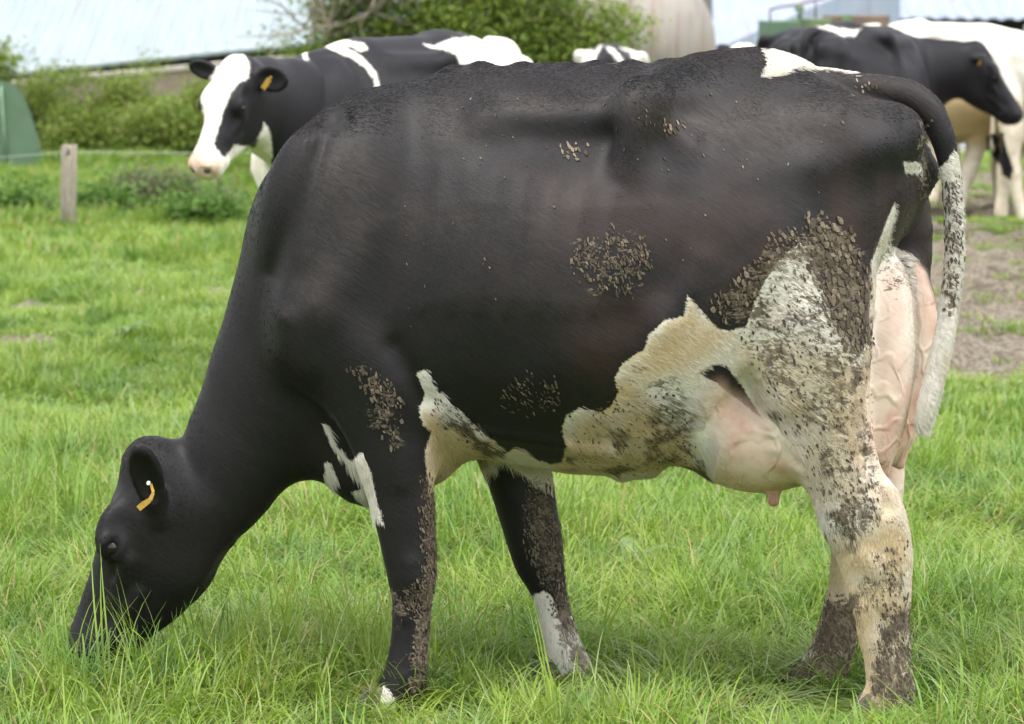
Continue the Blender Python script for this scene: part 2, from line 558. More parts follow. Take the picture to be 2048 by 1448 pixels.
def head(f, o, fw, up, sc=1.0, eard=None, k=0.02):
    """o: poll; fw: towards the muzzle; up: out of the forehead"""
    fw = np.array(fw, float); fw /= np.linalg.norm(fw)
    up = np.array(up, float); up -= fw * (up @ fw); up /= np.linalg.norm(up)
    lt = np.cross(fw, up)
    o = np.array(o, float)
    def p(x, y, z): return tuple(o + sc * (fw * x + lt * y + up * z))
    def q(x, y, z, r, s): return (*p(x, y, z), r * sc, s)
    n = tuple(lt)
    f.chain([q(.03, 0, -.085, .085, 1.05), q(.13, 0, -.085, .088, 1.15), q(.22, 0, -.08, .082, 1.12), q(.31, 0, -.07, .066, .98),
             q(.40, 0, -.064, .060, .95), q(.476, 0, -.064, .062, 1.15)], .03, n)
    f.chain([q(.10, 0, -.16, .10, .80), q(.20, 0, -.185, .092, .78), q(.29, 0, -.165, .075, .80), q(.38, 0, -.135, .052, .85), q(.46, 0, -.115, .045, 1.1)], .05, n)
    for sd_ in (-1, 1):
        # cheek muscle, brow, eye socket, cheek ridge
        f.ell(p(.185, sd_ * .062, -.175), (.085 * sc, .026 * sc, .075 * sc), [fw, lt, up], k=.03)
        f.ell(p(.175, sd_ * .075, -.012), (.055 * sc, .028 * sc, .026 * sc), [fw, lt, up], k=.03)
        f.ell(p(.205, sd_ * .092, -.035), (.032 * sc, .020 * sc, .028 * sc), [fw, lt, up], k=.02)
        f.seg(p(.235, sd_ * .085, -.075), p(.34, sd_ * .055, -.085), .014 * sc, .010 * sc, k=.03)
        f.ell(p(.212, sd_ * .112, -.036), (.020 * sc, .011 * sc, .011 * sc), [fw, lt, up], k=.008, cut=True)
        f.chain([q(.186, sd_ * .100, -.020, .008, 1), q(.207, sd_ * .109, -.015, .008, 1), q(.238, sd_ * .100, -.024, .006, 1)], .01)
        f.chain([q(.188, sd_ * .100, -.054, .005, 1), q(.212, sd_ * .104, -.061, .005, 1), q(.238, sd_ * .097, -.050, .005, 1)], .008)
        f.seg(p(.245, sd_ * .088, -.055), p(.285, sd_ * .074, -.062), .006 * sc, .004 * sc, k=.012, cut=True)
        f.seg(p(.30, sd_ * .066, -.125), p(.43, sd_ * .058, -.10), .010 * sc, .008 * sc, k=.025)
        f.ell(p(.485, sd_ * .045, -.050), (.026 * sc, .024 * sc, .026 * sc), [fw, lt, up], k=.02)
        f.ell(p(.520, sd_ * .036, -.050), (.020 * sc, .013 * sc, .015 * sc), [fw, lt, up], k=.008, cut=True)
    f.ell(p(.015, 0, -.03), (.045 * sc, .055 * sc, .035 * sc), [fw, lt, up], k=.04)
    f.seg(p(.43, -.05, -.125), p(.43, .05, -.125), .018 * sc, .018 * sc, k=.02)
    for sd_ in (-1, 1):     # mouth line
        f.seg(p(.40, sd_ * .062, -.112), p(.50, sd_ * .058, -.118), .005 * sc, .005 * sc, k=.006, cut=True)
    return p, fw, lt, up

def ear(f, base, tip, wdir, half, th=0.016, face=None, k=0.014):
    """a leaf-shaped cupped ear from base to tip; wdir spans its width; face: the way its opening looks"""
    base, tip = np.array(base, float), np.array(tip, float)
    ax = tip - base; L = np.linalg.norm(ax); ax /= L
    wd = np.array(wdir, float); wd -= ax * (wd @ ax); wd /= np.linalg.norm(wd)
    nn = np.cross(ax, wd)
    if face is not None and nn @ np.array(face, float) < 0: nn = -nn
    c = base + ax * L * 0.54
    f.ell(c, (L * 0.50, half, th + .014), [ax, wd, nn], k=k)
    f.seg(base - ax * 0.03, base + ax * L * .2, .026, .022, k=.02)
    f.ell(c + nn * (th + .012) + ax * L * .03, (L * 0.43, half * .80, th + .014), [ax, wd, nn], k=.008, cut=True)
    return c, ax, wd, nn

def legs(f, spec):
    for ch in spec:
        f.chain([P5(*q) for q in ch], .03)

NH = -0.185   # near hind leg
MAIN_LEGS = [
    # near hind
    [(1640, 300, -.13, 120, .85), (1600, 450, -.15, 150, .75), (1592, 590, -.165, 150, .70), (1612, 700, NH, 121, .75), (1628, 790, NH, 104, .75), (1650, 870, NH, 88, .72),
     (1690, 960, NH, 72, .70), (1722, 1030, NH, 68, .66)],
    [(1722, 1030, NH, 68, .66), (1748, 1100, NH, 70, .62), (1757, 1170, NH, 60, .66), (1766, 1250, NH, 48, .68), (1776, 1320, NH, 42, .80), (1782, 1375, NH, 45, .95), (1775, 1415, NH, 52, .85), (1765, 1450, NH, 58, .8)],
    # near fore
    [(705, 560, -.13, 150, .55), (728, 680, -.15, 128, .62), (765, 790, -.16, 102, .66), (785, 880, -.165, 80, .72), (803, 990, -.165, 62, .8),
     (816, 1080, -.165, 54, .85), (824, 1150, -.165, 47, .95), (824, 1200, -.165, 37, .95), (820, 1280, -.165, 36, .95), (811, 1350, -.165, 41, 1.0), (795, 1395, -.165, 44, 1.05), (780, 1440, -.165, 54, .95)],
    # far fore
    [(960, 760, .13, 100, .7), (1015, 870, .15, 76, .75), (1038, 950, .16, 64, .75), (1052, 1010, .16, 59, .85), (1067, 1070, .16, 56, .9), (1078, 1120, .16, 50, .95), (1092, 1165, .16, 37, .95),
     (1106, 1210, .16, 31, .95), (1118, 1265, .16, 33, .95), (1132, 1315, .16, 38, 1.0), (1145, 1350, .16, 42, 1.05), (1135, 1385, .16, 50, .95)],
    # far hind
    [(1700, 300, .12, 110, .7), (1775, 420, .13, 84, .8), (1760, 600, .15, 95, .8), (1735, 780, .17, 85, .8), (1742, 900, .18, 66, .8), (1742, 985, .18, 62, .7), (1722, 1080, .18, 56, .7),
     (1703, 1180, .18, 45, .8), (1682, 1250, .18, 42, .85), (1662, 1310, .18, 42, .9), (1645, 1350, .18, 48, 1.0), (1630, 1395, .18, 58, .9)],
]

def hoof_mesh(pos, heading, size, mat, parent):
    """two claws, front edge towards heading"""
    h = Vector((heading[0], heading[1], 0)).normalized(); sd_ = Vector((-h.y, h.x, 0))
    V = []; Q = []
    for s in (-1, 1):
        b = len(V); c = Vector(pos) + sd_ * s * size * .27
        rings = [(0.0, 1.0, .55), (.25, .97, .52), (.55, .85, .46), (.85, .66, .40), (1.0, .5, .30)]
        n = 14
        for (z, ln, wd) in rings:
            for k_ in range(n):
                a = 2 * PI * k_ / n
                ca, sa = math.cos(a), math.sin(a)
                fx = ca * ln * size * .62 * (1.15 if ca > 0 else .85) + (1 - z) * size * .12 - z * size * .05
                V.append(c + h * fx + sd_ * (sa * wd * size * .48) + Vector((0, 0, z * size * .72)))
        for r in range(len(rings) - 1):
            for k_ in range(n):
                Q.append((b + r * n + k_, b + r * n + (k_ + 1) % n, b + (r + 1) * n + (k_ + 1) % n, b + (r + 1) * n + k_))
        Q.append(tuple(b + k_ for k_ in range(n))[::-1]); Q.append(tuple(b + (len(rings) - 1) * n + k_ for k_ in range(n)))
    return mesh_np('hoof', V, Q, mat, parent)

def eye_mesh(pos, r, mat, parent, outward=(0, -1, 0)):
    V = []; Q = []; n = 20; m = 12
    for i in range(m + 1):
        th = PI * i / m
        for k_ in range(n):
            a = 2 * PI * k_ / n
            V.append((pos[0] + r * math.sin(th) * math.cos(a), pos[1] + r * math.sin(th) * math.sin(a), pos[2] + r * math.cos(th)))
    for i in range(m):
        for k_ in range(n):
            Q.append((i * n + k_, (i + 1) * n + k_, (i + 1) * n + (k_ + 1) % n, i * n + (k_ + 1) % n))
    return mesh_np('eye', V, Q, mat, parent)

# ------------------------------------------------------------------ coat material
def coat_material(name, white=(.70, .675, .62), blackc=(.0068, .0062, .0072), edge=9.0, furscale=1.0, far=False):
    m, nt_, out = newmat(name); t = NT(nt_)
    tc = t.n('ShaderNodeTexCoord'); ob = tc.outputs['Object']
    fine = t.noise(t.mapping(ob, (30, 60, 90)), 4.0 * furscale, 3, .6)      # strands lying along the body
    vr = t.n('ShaderNodeVectorRotate', rotation_type='Y_AXIS'); t.set(vr.inputs['Vector'], ob); vr.inputs['Angle'].default_value = math.radians(-33)
    strand = t.noise(t.mapping(vr.outputs[0], (11, 70, 95)), 5.0 * furscale, 2, .6)
    streak = t.noise(t.mapping(vr.outputs[0], (3.2, 20, 27)), 5.0 * furscale, 3, .6)
    mid = t.noise(ob, 22, 3)
    big = t.noise(ob, 5, 4)
    wh = t.attr('white').outputs['Fac']
    wob = t.math('MULTIPLY', t.math('SUBTRACT', strand.outputs[0], .5), edge * 3.2)
    wob2 = t.math('MULTIPLY', t.math('SUBTRACT', mid.outputs[0], .5), edge * 2.0)
    wmask = t.ramp(t.math('ADD', wh, t.math('ADD', wob, wob2)), -1.5, 1.5)
    # dark coat: blue black to warm brown black, greyer where dusty and where a soft sheen is painted in
    br = t.attr('brown').outputs['Fac']
    blk = t.mix(t.ramp(t.math('ADD', br, t.math('MULTIPLY', t.math('SUBTRACT', big.outputs[0], .5), .9)), .15, .95), blackc, (.036, .017, .013))
    du = t.attr('dust_sheen').outputs['Fac']
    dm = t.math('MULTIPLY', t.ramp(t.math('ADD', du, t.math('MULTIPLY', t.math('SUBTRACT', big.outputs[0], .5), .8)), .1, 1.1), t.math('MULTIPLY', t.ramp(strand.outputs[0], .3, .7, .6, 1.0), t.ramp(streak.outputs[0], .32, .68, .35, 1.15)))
    blk = t.mix(t.ramp(t.noise(t.mapping(vr.outputs[0], (.6, 1, 1.5)), 9, 5, .6).outputs[0], .42, .68, 0, t.math('MULTIPLY', .6, t.math('ADD', .12, t.math('ADD', br, t.attr('dust_sheen').outputs['Fac'], clamp=True)))), blk, (.036, .024, .021))
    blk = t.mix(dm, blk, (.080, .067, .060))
    blk = t.mix(t.ramp(strand.outputs[0], .38, .72, 0, t.math('ADD', .22, t.math('MULTIPLY', .4, t.math('ADD', br, t.attr('dust_sheen').outputs['Fac'], clamp=True)))), blk, (.032, .026, .025))
    # white coat with cream and grime
    cr = t.attr('cream').outputs['Fac']
    cm = t.ramp(t.math('ADD', cr, t.math('MULTIPLY', t.math('SUBTRACT', mid.outputs[0], .5), .8)), .1, 1.0)
    wc = t.mix(cm, white, (.53, .395, .205))
    wc = t.mix(t.ramp(strand.outputs[0], .45, .72, 0, .4), wc, (.44, .36, .25))
    wc = t.mix(t.ramp(streak.outputs[0], .42, .66, 0, .35), wc, (.50, .41, .28))
    col = t.mix(wmask, blk, wc)
    # bare pink skin of the udder and muzzle
    pk = t.attr('pink').outputs['Fac']
    pm = t.ramp(t.math('ADD', pk, t.math('MULTIPLY', t.math('SUBTRACT', big.outputs[0], .5), .5)), .1, .95)
    skin = t.mix(t.ramp(mid.outputs[0], .35, .68), (.63, .42, .33), (.53, .32, .25))
    skin = t.mix(t.ramp(t.noise(ob, 9, 3).outputs[0], .45, .65), skin, (.66, .52, .42))
    skin = t.mix(t.ramp(pk, 1.02, 1.09), skin, (.52, .25, .20))
    col = t.mix(pm, col, skin)
    # dried mud
    mu = t.attr('mud').outputs['Fac']
    mn = t.noise(t.mapping(ob, (1, 1, 1.9)), 26, 5, .68, .6)
    mn2 = t.noise(t.mapping(ob, (1, 1, 2.2)), 95, 4, .7)
    mf = t.math('ADD', mu, t.math('ADD', t.math('MULTIPLY', t.math('SUBTRACT', mn.outputs[0], .5), 3.0), t.math('MULTIPLY', t.math('SUBTRACT', mn2.outputs[0], .5), 1.7)))
    mm = t.math('MULTIPLY', t.ramp(mf, .45, .72), t.ramp(mu, .02, .25))
    mudc = t.mix(t.ramp(mn2.outputs[0], .35, .65), (.085, .066, .048), (.19, .152, .108))
    col = t.mix(t.math('MULTIPLY', mm, .92), col, mudc)
    b = t.n('ShaderNodeBsdfPrincipled')
    t.set(b.inputs['Base Color'], col)
    t.set(b.inputs['Roughness'], t.math('ADD', .54, t.math('MULTIPLY', mm, .35)))
    b.inputs['Specular IOR Level'].default_value = .22 if far else .27
    b.inputs['Sheen Weight'].default_value = .05
    b.inputs['Sheen Roughness'].default_value = .35
    t.set(b.inputs['Subsurface Weight'], t.math('MULTIPLY', pm, .0))
    h = t.math('ADD', t.math('MULTIPLY', strand.outputs[0], .55), t.math('ADD', t.math('MULTIPLY', fine.outputs[0], .35), t.math('MULTIPLY', streak.outputs[0], 1.1)))
    h = t.math('MULTIPLY', h, t.math('SUBTRACT', 1.0, t.math('MULTIPLY', pm, .9)))
    # veins on the skin
    vn = t.n('ShaderNodeTexVoronoi', feature='DISTANCE_TO_EDGE'); 
    wv = t.noise(ob, 7, 2)
    vv = t.n('ShaderNodeVectorMath', operation='MULTIPLY_ADD'); t.set(vv.inputs[0], wv.outputs['Color']); vv.inputs[1].default_value = (.16, .16, .16); t.set(vv.inputs[2], ob)
    t.set(vn.inputs['Vector'], t.mapping(vv.outputs[0], (1, 1, .75))); vn.inputs['Scale'].default_value = 9
    vein = t.math('MULTIPLY', t.ramp(vn.outputs[0], 0.0, .085, 1, 0), t.math('MULTIPLY', pm, t.ramp(big.outputs[0], .38, .55)))
    h = t.math('ADD', h, t.math('MULTIPLY', t.math('MULTIPLY', mm, t.math('ADD', mn2.outputs[0], .6)), 1.4))
    bp = t.n('ShaderNodeBump'); bp.inputs['Strength'].default_value = .25; bp.inputs['Distance'].default_value = .0028
    bv = t.n('ShaderNodeBump'); bv.inputs['Strength'].default_value = 1.0; bv.inputs['Distance'].default_value = .0032; t.set(bv.inputs['Height'], vein); t.set(bp.inputs['Normal'], bv.outputs[0])
    t.set(bp.inputs['Height'], h); t.set(b.inputs['Normal'], bp.outputs[0])
    nt_.links.new(b.outputs[0], out.inputs[0])
    return m

def simple(name, col, rough=.5, spec=.5, coat=0.0):
    m, nt_, out = newmat(name); t = NT(nt_)
    b = t.n('ShaderNodeBsdfPrincipled'); b.inputs['Base Color'].default_value = (*col, 1)
    tc = t.n('ShaderNodeTexCoord'); nz = t.noise(tc.outputs['Object'], 40, 3)
    c = t.mix(t.ramp(nz.outputs[0], .35, .65), col, tuple(x * .78 for x in col)); t.set(b.inputs['Base Color'], c)
    b.inputs['Roughness'].default_value = rough; b.inputs['Specular IOR Level'].default_value = spec; b.inputs['Coat Weight'].default_value = coat
    nt_.links.new(b.outputs[0], out.inputs[0]); return m

M_coat = coat_material('cow_coat', edge=5.0)
M_coatfar = coat_material('cow_coat_background', white=(.80, .77, .70), blackc=(.008, .008, .011), edge=5.0, furscale=.6, far=True)
M_eye = simple('cow_eye', (.008, .006, .006), .22, .5, .1)
M_hoof = flatmat('hoof_horn', (.13, .105, .08), .7, .4, 60)
M_tag = simple('yellow_tag', (.50, .29, .04), .6)
M_nostril = simple('nostril', (.09, .035, .03), .5)
M_button = simple('white_button', (.7, .7, .66), .5)

def soft(P, polys, fall):
    d = multipoly(P, polys)
    return np.clip(0.5 + d / fall, 0, 1)

# ---- curves for hair
def hair_object(name, roots, dirs, lens, cols, rad, mat, parent, npt=4, bend=None):
    n = len(roots)
    hc = bpy.data.hair_curves.new(name)
    hc.add_curves([npt] * n)
    t = np.linspace(0, 1, npt)[None, :, None]
    P = roots[:, None, :] + dirs[:, None, :] * lens[:, None, None] * t
    if bend is not None: P = P + bend[:, None, :] * (t ** 2) * lens[:, None, None]
    hc.attributes['position'].data.foreach_set('vector', P.astype(np.float32).ravel())
    ra = hc.attributes.get('radius') or hc.attributes.new('radius', 'FLOAT', 'POINT')
    rr = np.tile(np.array([1, .9, .65, .15][:npt]) * 1.0, (n, 1)) * (rad if np.isscalar(rad) else rad[:, None])
    ra.data.foreach_set('value', rr.astype(np.float32).ravel())
    ca = hc.attributes.new('hair_colour', 'FLOAT_COLOR', 'CURVE')
    cc = np.concatenate([cols, np.ones((n, 1))], 1)
    ca.data.foreach_set('color', cc.astype(np.float32).ravel())
    hc.materials.append(mat)
    o = bpy.data.objects.new(name, hc)
    return link(o, parent)

def hair_material():
    m, nt_, out = newmat('short_fur'); t = NT(nt_)
    a = t.attr('hair_colour')
    b = t.n('ShaderNodeBsdfPrincipled'); t.set(b.inputs['Base Color'], a.outputs['Color'])
    b.inputs['Roughness'].default_value = .5; b.inputs['Specular IOR Level'].default_value = .25
    nt_.links.new(b.outputs[0], out.inputs[0]); return m
M_hair = hair_material()

# ------------------------------------------------------------------ the grazing cow
WHITE_MAIN = [
    [(1522, 100), (1535, 125), (1521, 152), (1550, 150), (1578, 141), (1602, 133), (1655, 139), (1708, 147), (1712, 136), (1650, 122), (1600, 110), (1570, 98)],
    [(1375, 592), (1395, 615), (1430, 655), (1462, 662), (1492, 655), (1508, 610), (1530, 560), (1560, 520), (1600, 485), (1625, 520), (1645, 580), (1665, 640), (1700, 697), (1738, 688), (1752, 700),
     (1850, 1000), (1850, 1470), (1540, 1470), (1620, 1200), (1640, 1080), (1590, 960), (1560, 1010), (1300, 990), (1100, 990), (1000, 915), (1030, 895), (1090, 930), (1124, 925), (1132, 890), (1124, 860), (1130, 832), (1160, 815),
     (1192, 828), (1222, 815), (1236, 785), (1228, 755), (1245, 728), (1290, 700), (1298, 670), (1330, 640), (1368, 632)],
    [(1640, 1080), (1700, 1080), (1720, 1400), (1560, 1440), (1600, 1290)],
    [(833, 745), (852, 738), (868, 775), (905, 812), (940, 848), (985, 885), (1010, 912), (960, 960), (900, 1010), (862, 1000), (850, 900), (865, 860), (845, 850), (838, 815), (850, 790)],
    [(1066, 1190), (1090, 1180), (1105, 1195), (1118, 1225), (1150, 1235), (1200, 1300), (1210, 1448), (1050, 1448)],
    [(768, 1372), (790, 1395), (792, 1448), (700, 1448), (735, 1398)],
    [(644, 846), (654, 850), (673, 892), (702, 924), (722, 905), (740, 940), (765, 1050), (740, 1020), (703, 985), (727, 977), (692, 928), (664, 893)],
    [(648, 926), (658, 926), (675, 957), (650, 975)],
    [(1742, 525), (1756, 492), (1764, 465), (1790, 405), (1789, 440), (1776, 488), (1830, 515), (1900, 700), (1890, 960), (1800, 1010), (1740, 940)],
    [(1878, 335), (1895, 322), (1908, 300), (1960, 330), (1960, 900), (1800, 900), (1832, 780), (1870, 640), (1890, 500)],
    [(1808, 325), (1840, 325), (1846, 345), (1812, 345)],
]
BLACK_HOLE = [[(1392, 745), (1425, 728), (1452, 730), (1478, 765), (1525, 838), (1480, 802), (1440, 772)]]
PINK_MAIN = [([(1405, 800), (1440, 765), (1530, 830), (1600, 930), (1620, 1000), (1500, 1030), (1420, 960), (1440, 880)], .95, 70), ([(1738, 560), (1790, 520), (1828, 560), (1838, 700), (1800, 960), (1738, 930)], .62, 60),
             ([(1738, 760), (1838, 760), (1800, 960), (1738, 930)], .95, 120), ([(1828, 520), (1850, 540), (1885, 640), (1868, 800), (1800, 960), (1790, 900), (1835, 760), (1836, 640)], 1.0, 16),
             ([(1528, 972), (1564, 972), (1570, 1030), (1520, 1030)], 1.15, 34), ([(1757, 915), (1782, 915), (1785, 965), (1752, 955)], 1.15, 34)]
MUD_MAIN = [([(1540, 500), (1640, 440), (1700, 470), (1735, 560), (1740, 700), (1680, 690), (1640, 560), (1560, 560), (1480, 640), (1430, 620)], .78, 50), ([(1150, 480), (1290, 470), (1295, 580), (1170, 590)], .34, 60), ([(700, 740), (745, 735), (790, 790), (800, 890), (750, 870), (730, 770)], .40, 40),
            ([(1490, 560), (1600, 500), (1720, 560), (1745, 700), (1740, 830), (1770, 930), (1720, 1040), (1640, 1020), (1560, 830), (1480, 680)], .55, 60),
            ([(1640, 990), (1740, 960), (1760, 1050), (1660, 1110)], .75, 40), ([(1745, 930), (1790, 1000), (1815, 1060), (1800, 1090), (1745, 1000)], .50, 30),
            ([(1690, 1130), (1810, 1090), (1822, 1200), (1720, 1220)], .35, 40),
            ([(1750, 1240), (1830, 1200), (1835, 1448), (1735, 1448), (1740, 1330)], .95, 30),
            ([(1660, 1200), (1720, 1190), (1720, 1448), (1570, 1448), (1610, 1320)], 1.25, 40),
            ([(1130, 840), (1230, 800), (1250, 740), (1330, 750), (1390, 860), (1390, 950), (1100, 960)], .42, 40),
            ([(1300, 880), (1380, 840), (1400, 950), (1300, 960)], .7, 40),
            ([(862, 810), (905, 812), (1010, 905), (960, 920), (870, 830)], .7, 20),
            ([(1130, 1190), (1110, 1210), (1120, 1290), (1160, 1350), (1200, 1370), (1190, 1300)], .9, 24),
            ([(1085, 1330), (1200, 1330), (1200, 1448), (1085, 1448)], .45, 30),
            ([(1050, 960), (1110, 960), (1135, 1100), (1140, 1190), (1090, 1170), (1060, 1060)], .6, 34),
            ([(845, 960), (880, 960), (885, 1150), (860, 1430), (815, 1430), (830, 1250), (850, 1130)], .75, 24),
            ([(775, 1180), (880, 1170), (860, 1240), (790, 1240)], .5, 30),
            ([(1885, 350), (1930, 350), (1930, 620), (1890, 640)], .60, 20),
            ([(1755, 490), (1800, 500), (1830, 580), (1790, 600), (1750, 560)], .42, 40),
            ([(1835, 240), (1850, 240), (1862, 400), (1840, 400)], .6, 14)]
CREAM_MAIN = [([(1735, 960), (1790, 960), (1825, 1080), (1740, 1100)], .8, 50), ([(1230, 730), (1380, 600), (1460, 660), (1430, 720), (1330, 760), (1260, 800)], .75, 60),
              ([(1000, 900), (1130, 840), (1250, 740), (1380, 900), (1380, 960), (1100, 960)], 1.0, 60),
              ([(850, 830), (1000, 890), (900, 1010), (860, 1000)], 1.25, 50),
              ([(1440, 650), (1740, 700), (1760, 950), (1700, 1100), (1600, 900), (1500, 800)], .6, 90),
              ([(1640, 1080), (1830, 1010), (1830, 1448), (1570, 1448)], .75, 80)]
BROWN_MAIN = [([(1700, 300), (1745, 480), (1750, 700), (1700, 700), (1650, 640), (1640, 400)], .75, 90),
              ([(1540, 440), (1650, 500), (1700, 690), (1500, 640), (1420, 600)], .8, 90),
              ([(1150, 560), (1360, 560), (1330, 640), (1210, 820), (1130, 760)], .55, 90),
              ([(1050, 330), (1400, 330), (1700, 420), (1400, 560), (1100, 520)], .5, 160),
              ([(1740, 340), (1870, 340), (1870, 540), (1750, 540)], .45, 30),
              ([(840, 950), (885, 950), (885, 1200), (850, 1200)], .6, 30),
              ([(1390, 740), (1530, 840), (1450, 760)], 1.2, 30),
              ([(1060, 960), (1140, 960), (1150, 1200), (1060, 1160)], .5, 50)]
DUST_SHEEN_MAIN = [([(600, 300), (760, 230), (800, 420), (640, 640), (560, 640)], .42, 90), ([(860, 380), (1000, 360), (1000, 560), (860, 560)], .40, 120),  # dusty grey, plus the soft light sheen of shoulder and flank painted as colour
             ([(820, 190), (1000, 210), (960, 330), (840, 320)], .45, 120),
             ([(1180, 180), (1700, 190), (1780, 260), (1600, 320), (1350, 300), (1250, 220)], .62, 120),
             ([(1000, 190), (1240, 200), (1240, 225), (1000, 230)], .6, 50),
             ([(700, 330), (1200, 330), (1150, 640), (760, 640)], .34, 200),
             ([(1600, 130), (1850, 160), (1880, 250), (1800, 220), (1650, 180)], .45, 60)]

def paint(P, white, holes=(), pink=(), mud=(), cream=(), brown=(), dust_sheen=()):
    W = multipoly(P, white)
    if holes: W = np.minimum(W, -multipoly(P, holes))
    def acc(L):
        r = np.zeros(len(P))
        for poly, amp, fall in L:
            r = np.maximum(r, amp * np.clip(.5 + multipoly(P, [poly]) / fall, 0, 1))
        return r
    pk = acc(pink)
    return dict(white=W, pink=pk, mud=acc(mud), cream=acc(cream), brown=acc(brown), dust_sheen=acc(dust_sheen))

def orient(V, Q):
    """make faces point outwards (signed volume)"""
    a, b, c = V[Q[:, 0]], V[Q[:, 1]], V[Q[:, 2]]
    if np.einsum('ij,ij->i', a, np.cross(b, c)).sum() < 0: return Q[:, ::-1].copy()
    return Q

def main_cow():
    H = 0.0058 if not os.environ.get('COARSE') else .010
    f = Field((-1.32, -.46, -.03), (1.12, .46, 1.58), H)
    trunk(f)
    # neck, throat, brisket, chest
    f.chain([P5(760, 375, 0, 180, .85), P5(690, 460, 0, 190, .80), P5(640, 595, 0, 174, .76), P5(578, 728, 0, 152, .72), P5(505, 855, 0, 122, .74), P5(435, 975, 0, 103, .78), P5(370, 1010, 0, 100, .85)], .05)
    f.chain([P5(560, 800, 0, 110, .6), P5(640, 850, 0, 104, .62), P5(700, 890, 0, 90, .8), P5(745, 945, 0, 68, 1.1), P5(850, 905, 0, 58, 1.9)], .05)
    # shoulder masses
    for s in (-1, 1):
        f.ell(C(690, 500, s * .13), (.17, .085, .30), [(1, 0, .28), (0, 1, 0), (-.28, 0, 1)], k=.06)
        f.ell(C(610, 680, s * .14), (.075, .06, .09), k=.05)
    legs(f, MAIN_LEGS)
    # stifle fold running to the flank
    f.chain([P5(1500, 650, -.20, 55, .5), P5(1420, 640, -.235, 44, .45), P5(1340, 690, -.26, 50, .5)], .05)
    f.chain([P5(1430, 640, -.24, 40, .4), P5(1385, 730, -.235, 34, .35), P5(1300, 810, -.22, 34, .5)], .05)
    # hook bones, pin bones, tail head
    for s in (-1, 1):
        f.chain([P5(1293, 203, s * .276, 27, .9), P5(1268, 250, s * .300, 28, .85), P5(1250, 335, s * .306, 25, .7)], .05)
        f.seg(C(1290, 203, s * .25), C(1410, 170, s * .05), .028, .04, k=.09)
        f.seg(C(1292, 210, s * .255), C(1370, 290, s * .25), .028, .018, k=.08)
        f.seg(C(985, 236, s * .195), C(1250, 238, s * .225), .024, .027, k=.08)
        f.ell(C(1782, 268, s * .115), (.055, .045, .05), k=.05)
        f.seg(C(1782, 272, s * .115), C(1640, 340, s * .19), .05, .05, k=.08)
    f.chain([P5(1775, 275, 0, 50, .9), P5(1814, 335, 0, 26, .8), P5(1808, 440, 0, 26, .9)], .04)
    f.ell(C(1824, 335, 0), (.024, .028, .05), k=.02)
    relief(f)
    # withers and spine knobs
    for u, v in ((905, 140), (960, 133), (1045, 134), (1093, 137), (1135, 136), (1190, 132), (1260, 131), (1330, 130)):
        f.ell(C(u, v + 8, 0), (.021, .014, .018), k=.022)
    f.chain([P5(1450, 128, 0, 12, 1.2), P5(1500, 118, 0, 13, 1.2), P5(1545, 120, 0, 12, 1.2), P5(1600, 138, 0, 12, 1.2)], .05)
    # udder
    f.ell(C(1480, 858, -.065), (.185, .155, .14), [(1, 0, -.35), (0, 1, 0), (.35, 0, 1)], k=.05)
    f.ell(C(1540, 880, 0.0), (.15, .16, .105), k=.05)
    f.ell(C(1752, 730, -.075), (.088, .085, .262), [(1, 0, -.06), (0, 1, 0), (.06, 0, 1)], k=.025)
    f.ell(C(1789, 722, .065), (.096, .085, .25), [(1, 0, -.10), (0, 1, 0), (.10, 0, 1)], k=.012)
    f.ell(C(1640, 850, 0), (.16, .13, .12), k=.05)
    for (a, b_, r1, r2) in (((1546, 955, -.09), (1547, 1002, -.09), 15, 13), ((1540, 955, .07), (1541, 992, .07), 13, 11), ((1768, 905, -.07), (1770, 945, -.07), 13, 10), ((1800, 900, .06), (1801, 930, .06), 12, 10)):
        f.seg(C(*a), C(*b_), r1 * PX, r2 * PX, k=.012)
    # abdominal vein / navel
    f.chain([P5(1300, 925, -.05, 22, 1.4), P5(1240, 935, -.03, 20, 1.5)], .03)
    # tail
    f.chain([P5(1560, 150, 0, 22, 1.2), P5(1640, 160, 0, 23, 1.2), P5(1700, 170, -.01, 24, 1.1), P5(1765, 179, -.02, 27, 1.0), P5(1818, 191, -.03, 28, 1.0), P5(1857, 220, -.04, 27, .9), P5(1882, 266, -.05, 23, .9), P5(1896, 322, -.05, 18.5, .9), P5(1905, 380, -.05, 17, 1), P5(1909, 440, -.06, 17.5, 1),
             P5(1908, 520, -.07, 17.5, 1), P5(1898, 610, -.08, 17, 1), P5(1884, 690, -.10, 18, 1), P5(1868, 755, -.11, 19, 1), P5(1852, 810, -.12, 18, 1), P5(1843, 850, -.12, 14, 1)], .012)
    # head
    o = C(262, 900, 0); a = np.array(C(130, 1290, 0)) - np.array(o)
    p, fw, lt, up = head(f, o, a, (-.947, 0, .32))
    near = -1 if lt[1] > 0 else 1
    ec = ear(f, C(312, 1012, -.10), C(276, 893, -.185), (1, 0, .12), 33 * PX, face=(-.45, -1, 0))
    ear(f, C(300, 985, .115), C(262, 905, .22), (1, 0, .1), 36 * PX, face=(-.35, 1, 0))
    f.smooth(1)
    V, Q = f.mesh()
    V = relax(V, Q, 2); Q = orient(V, Q)
    N = vnormals(V, Q)
    Wd = V.copy(); Wd[:, 0] += XM; Wd[:, 1] = YC + V[:, 1] - SL * V[:, 0]
    Pp = project(Wd)
    A = paint(Pp, WHITE_MAIN, BLACK_HOLE, PINK_MAIN, MUD_MAIN, CREAM_MAIN, BROWN_MAIN, DUST_SHEEN_MAIN)
    # the tail crosses nothing pink; the skin belongs to the udder only
    tail = V[:, 0] > C(1872, 500)[0]
    A['pink'][tail & (Pp[:, 0] > 1872)] = 0
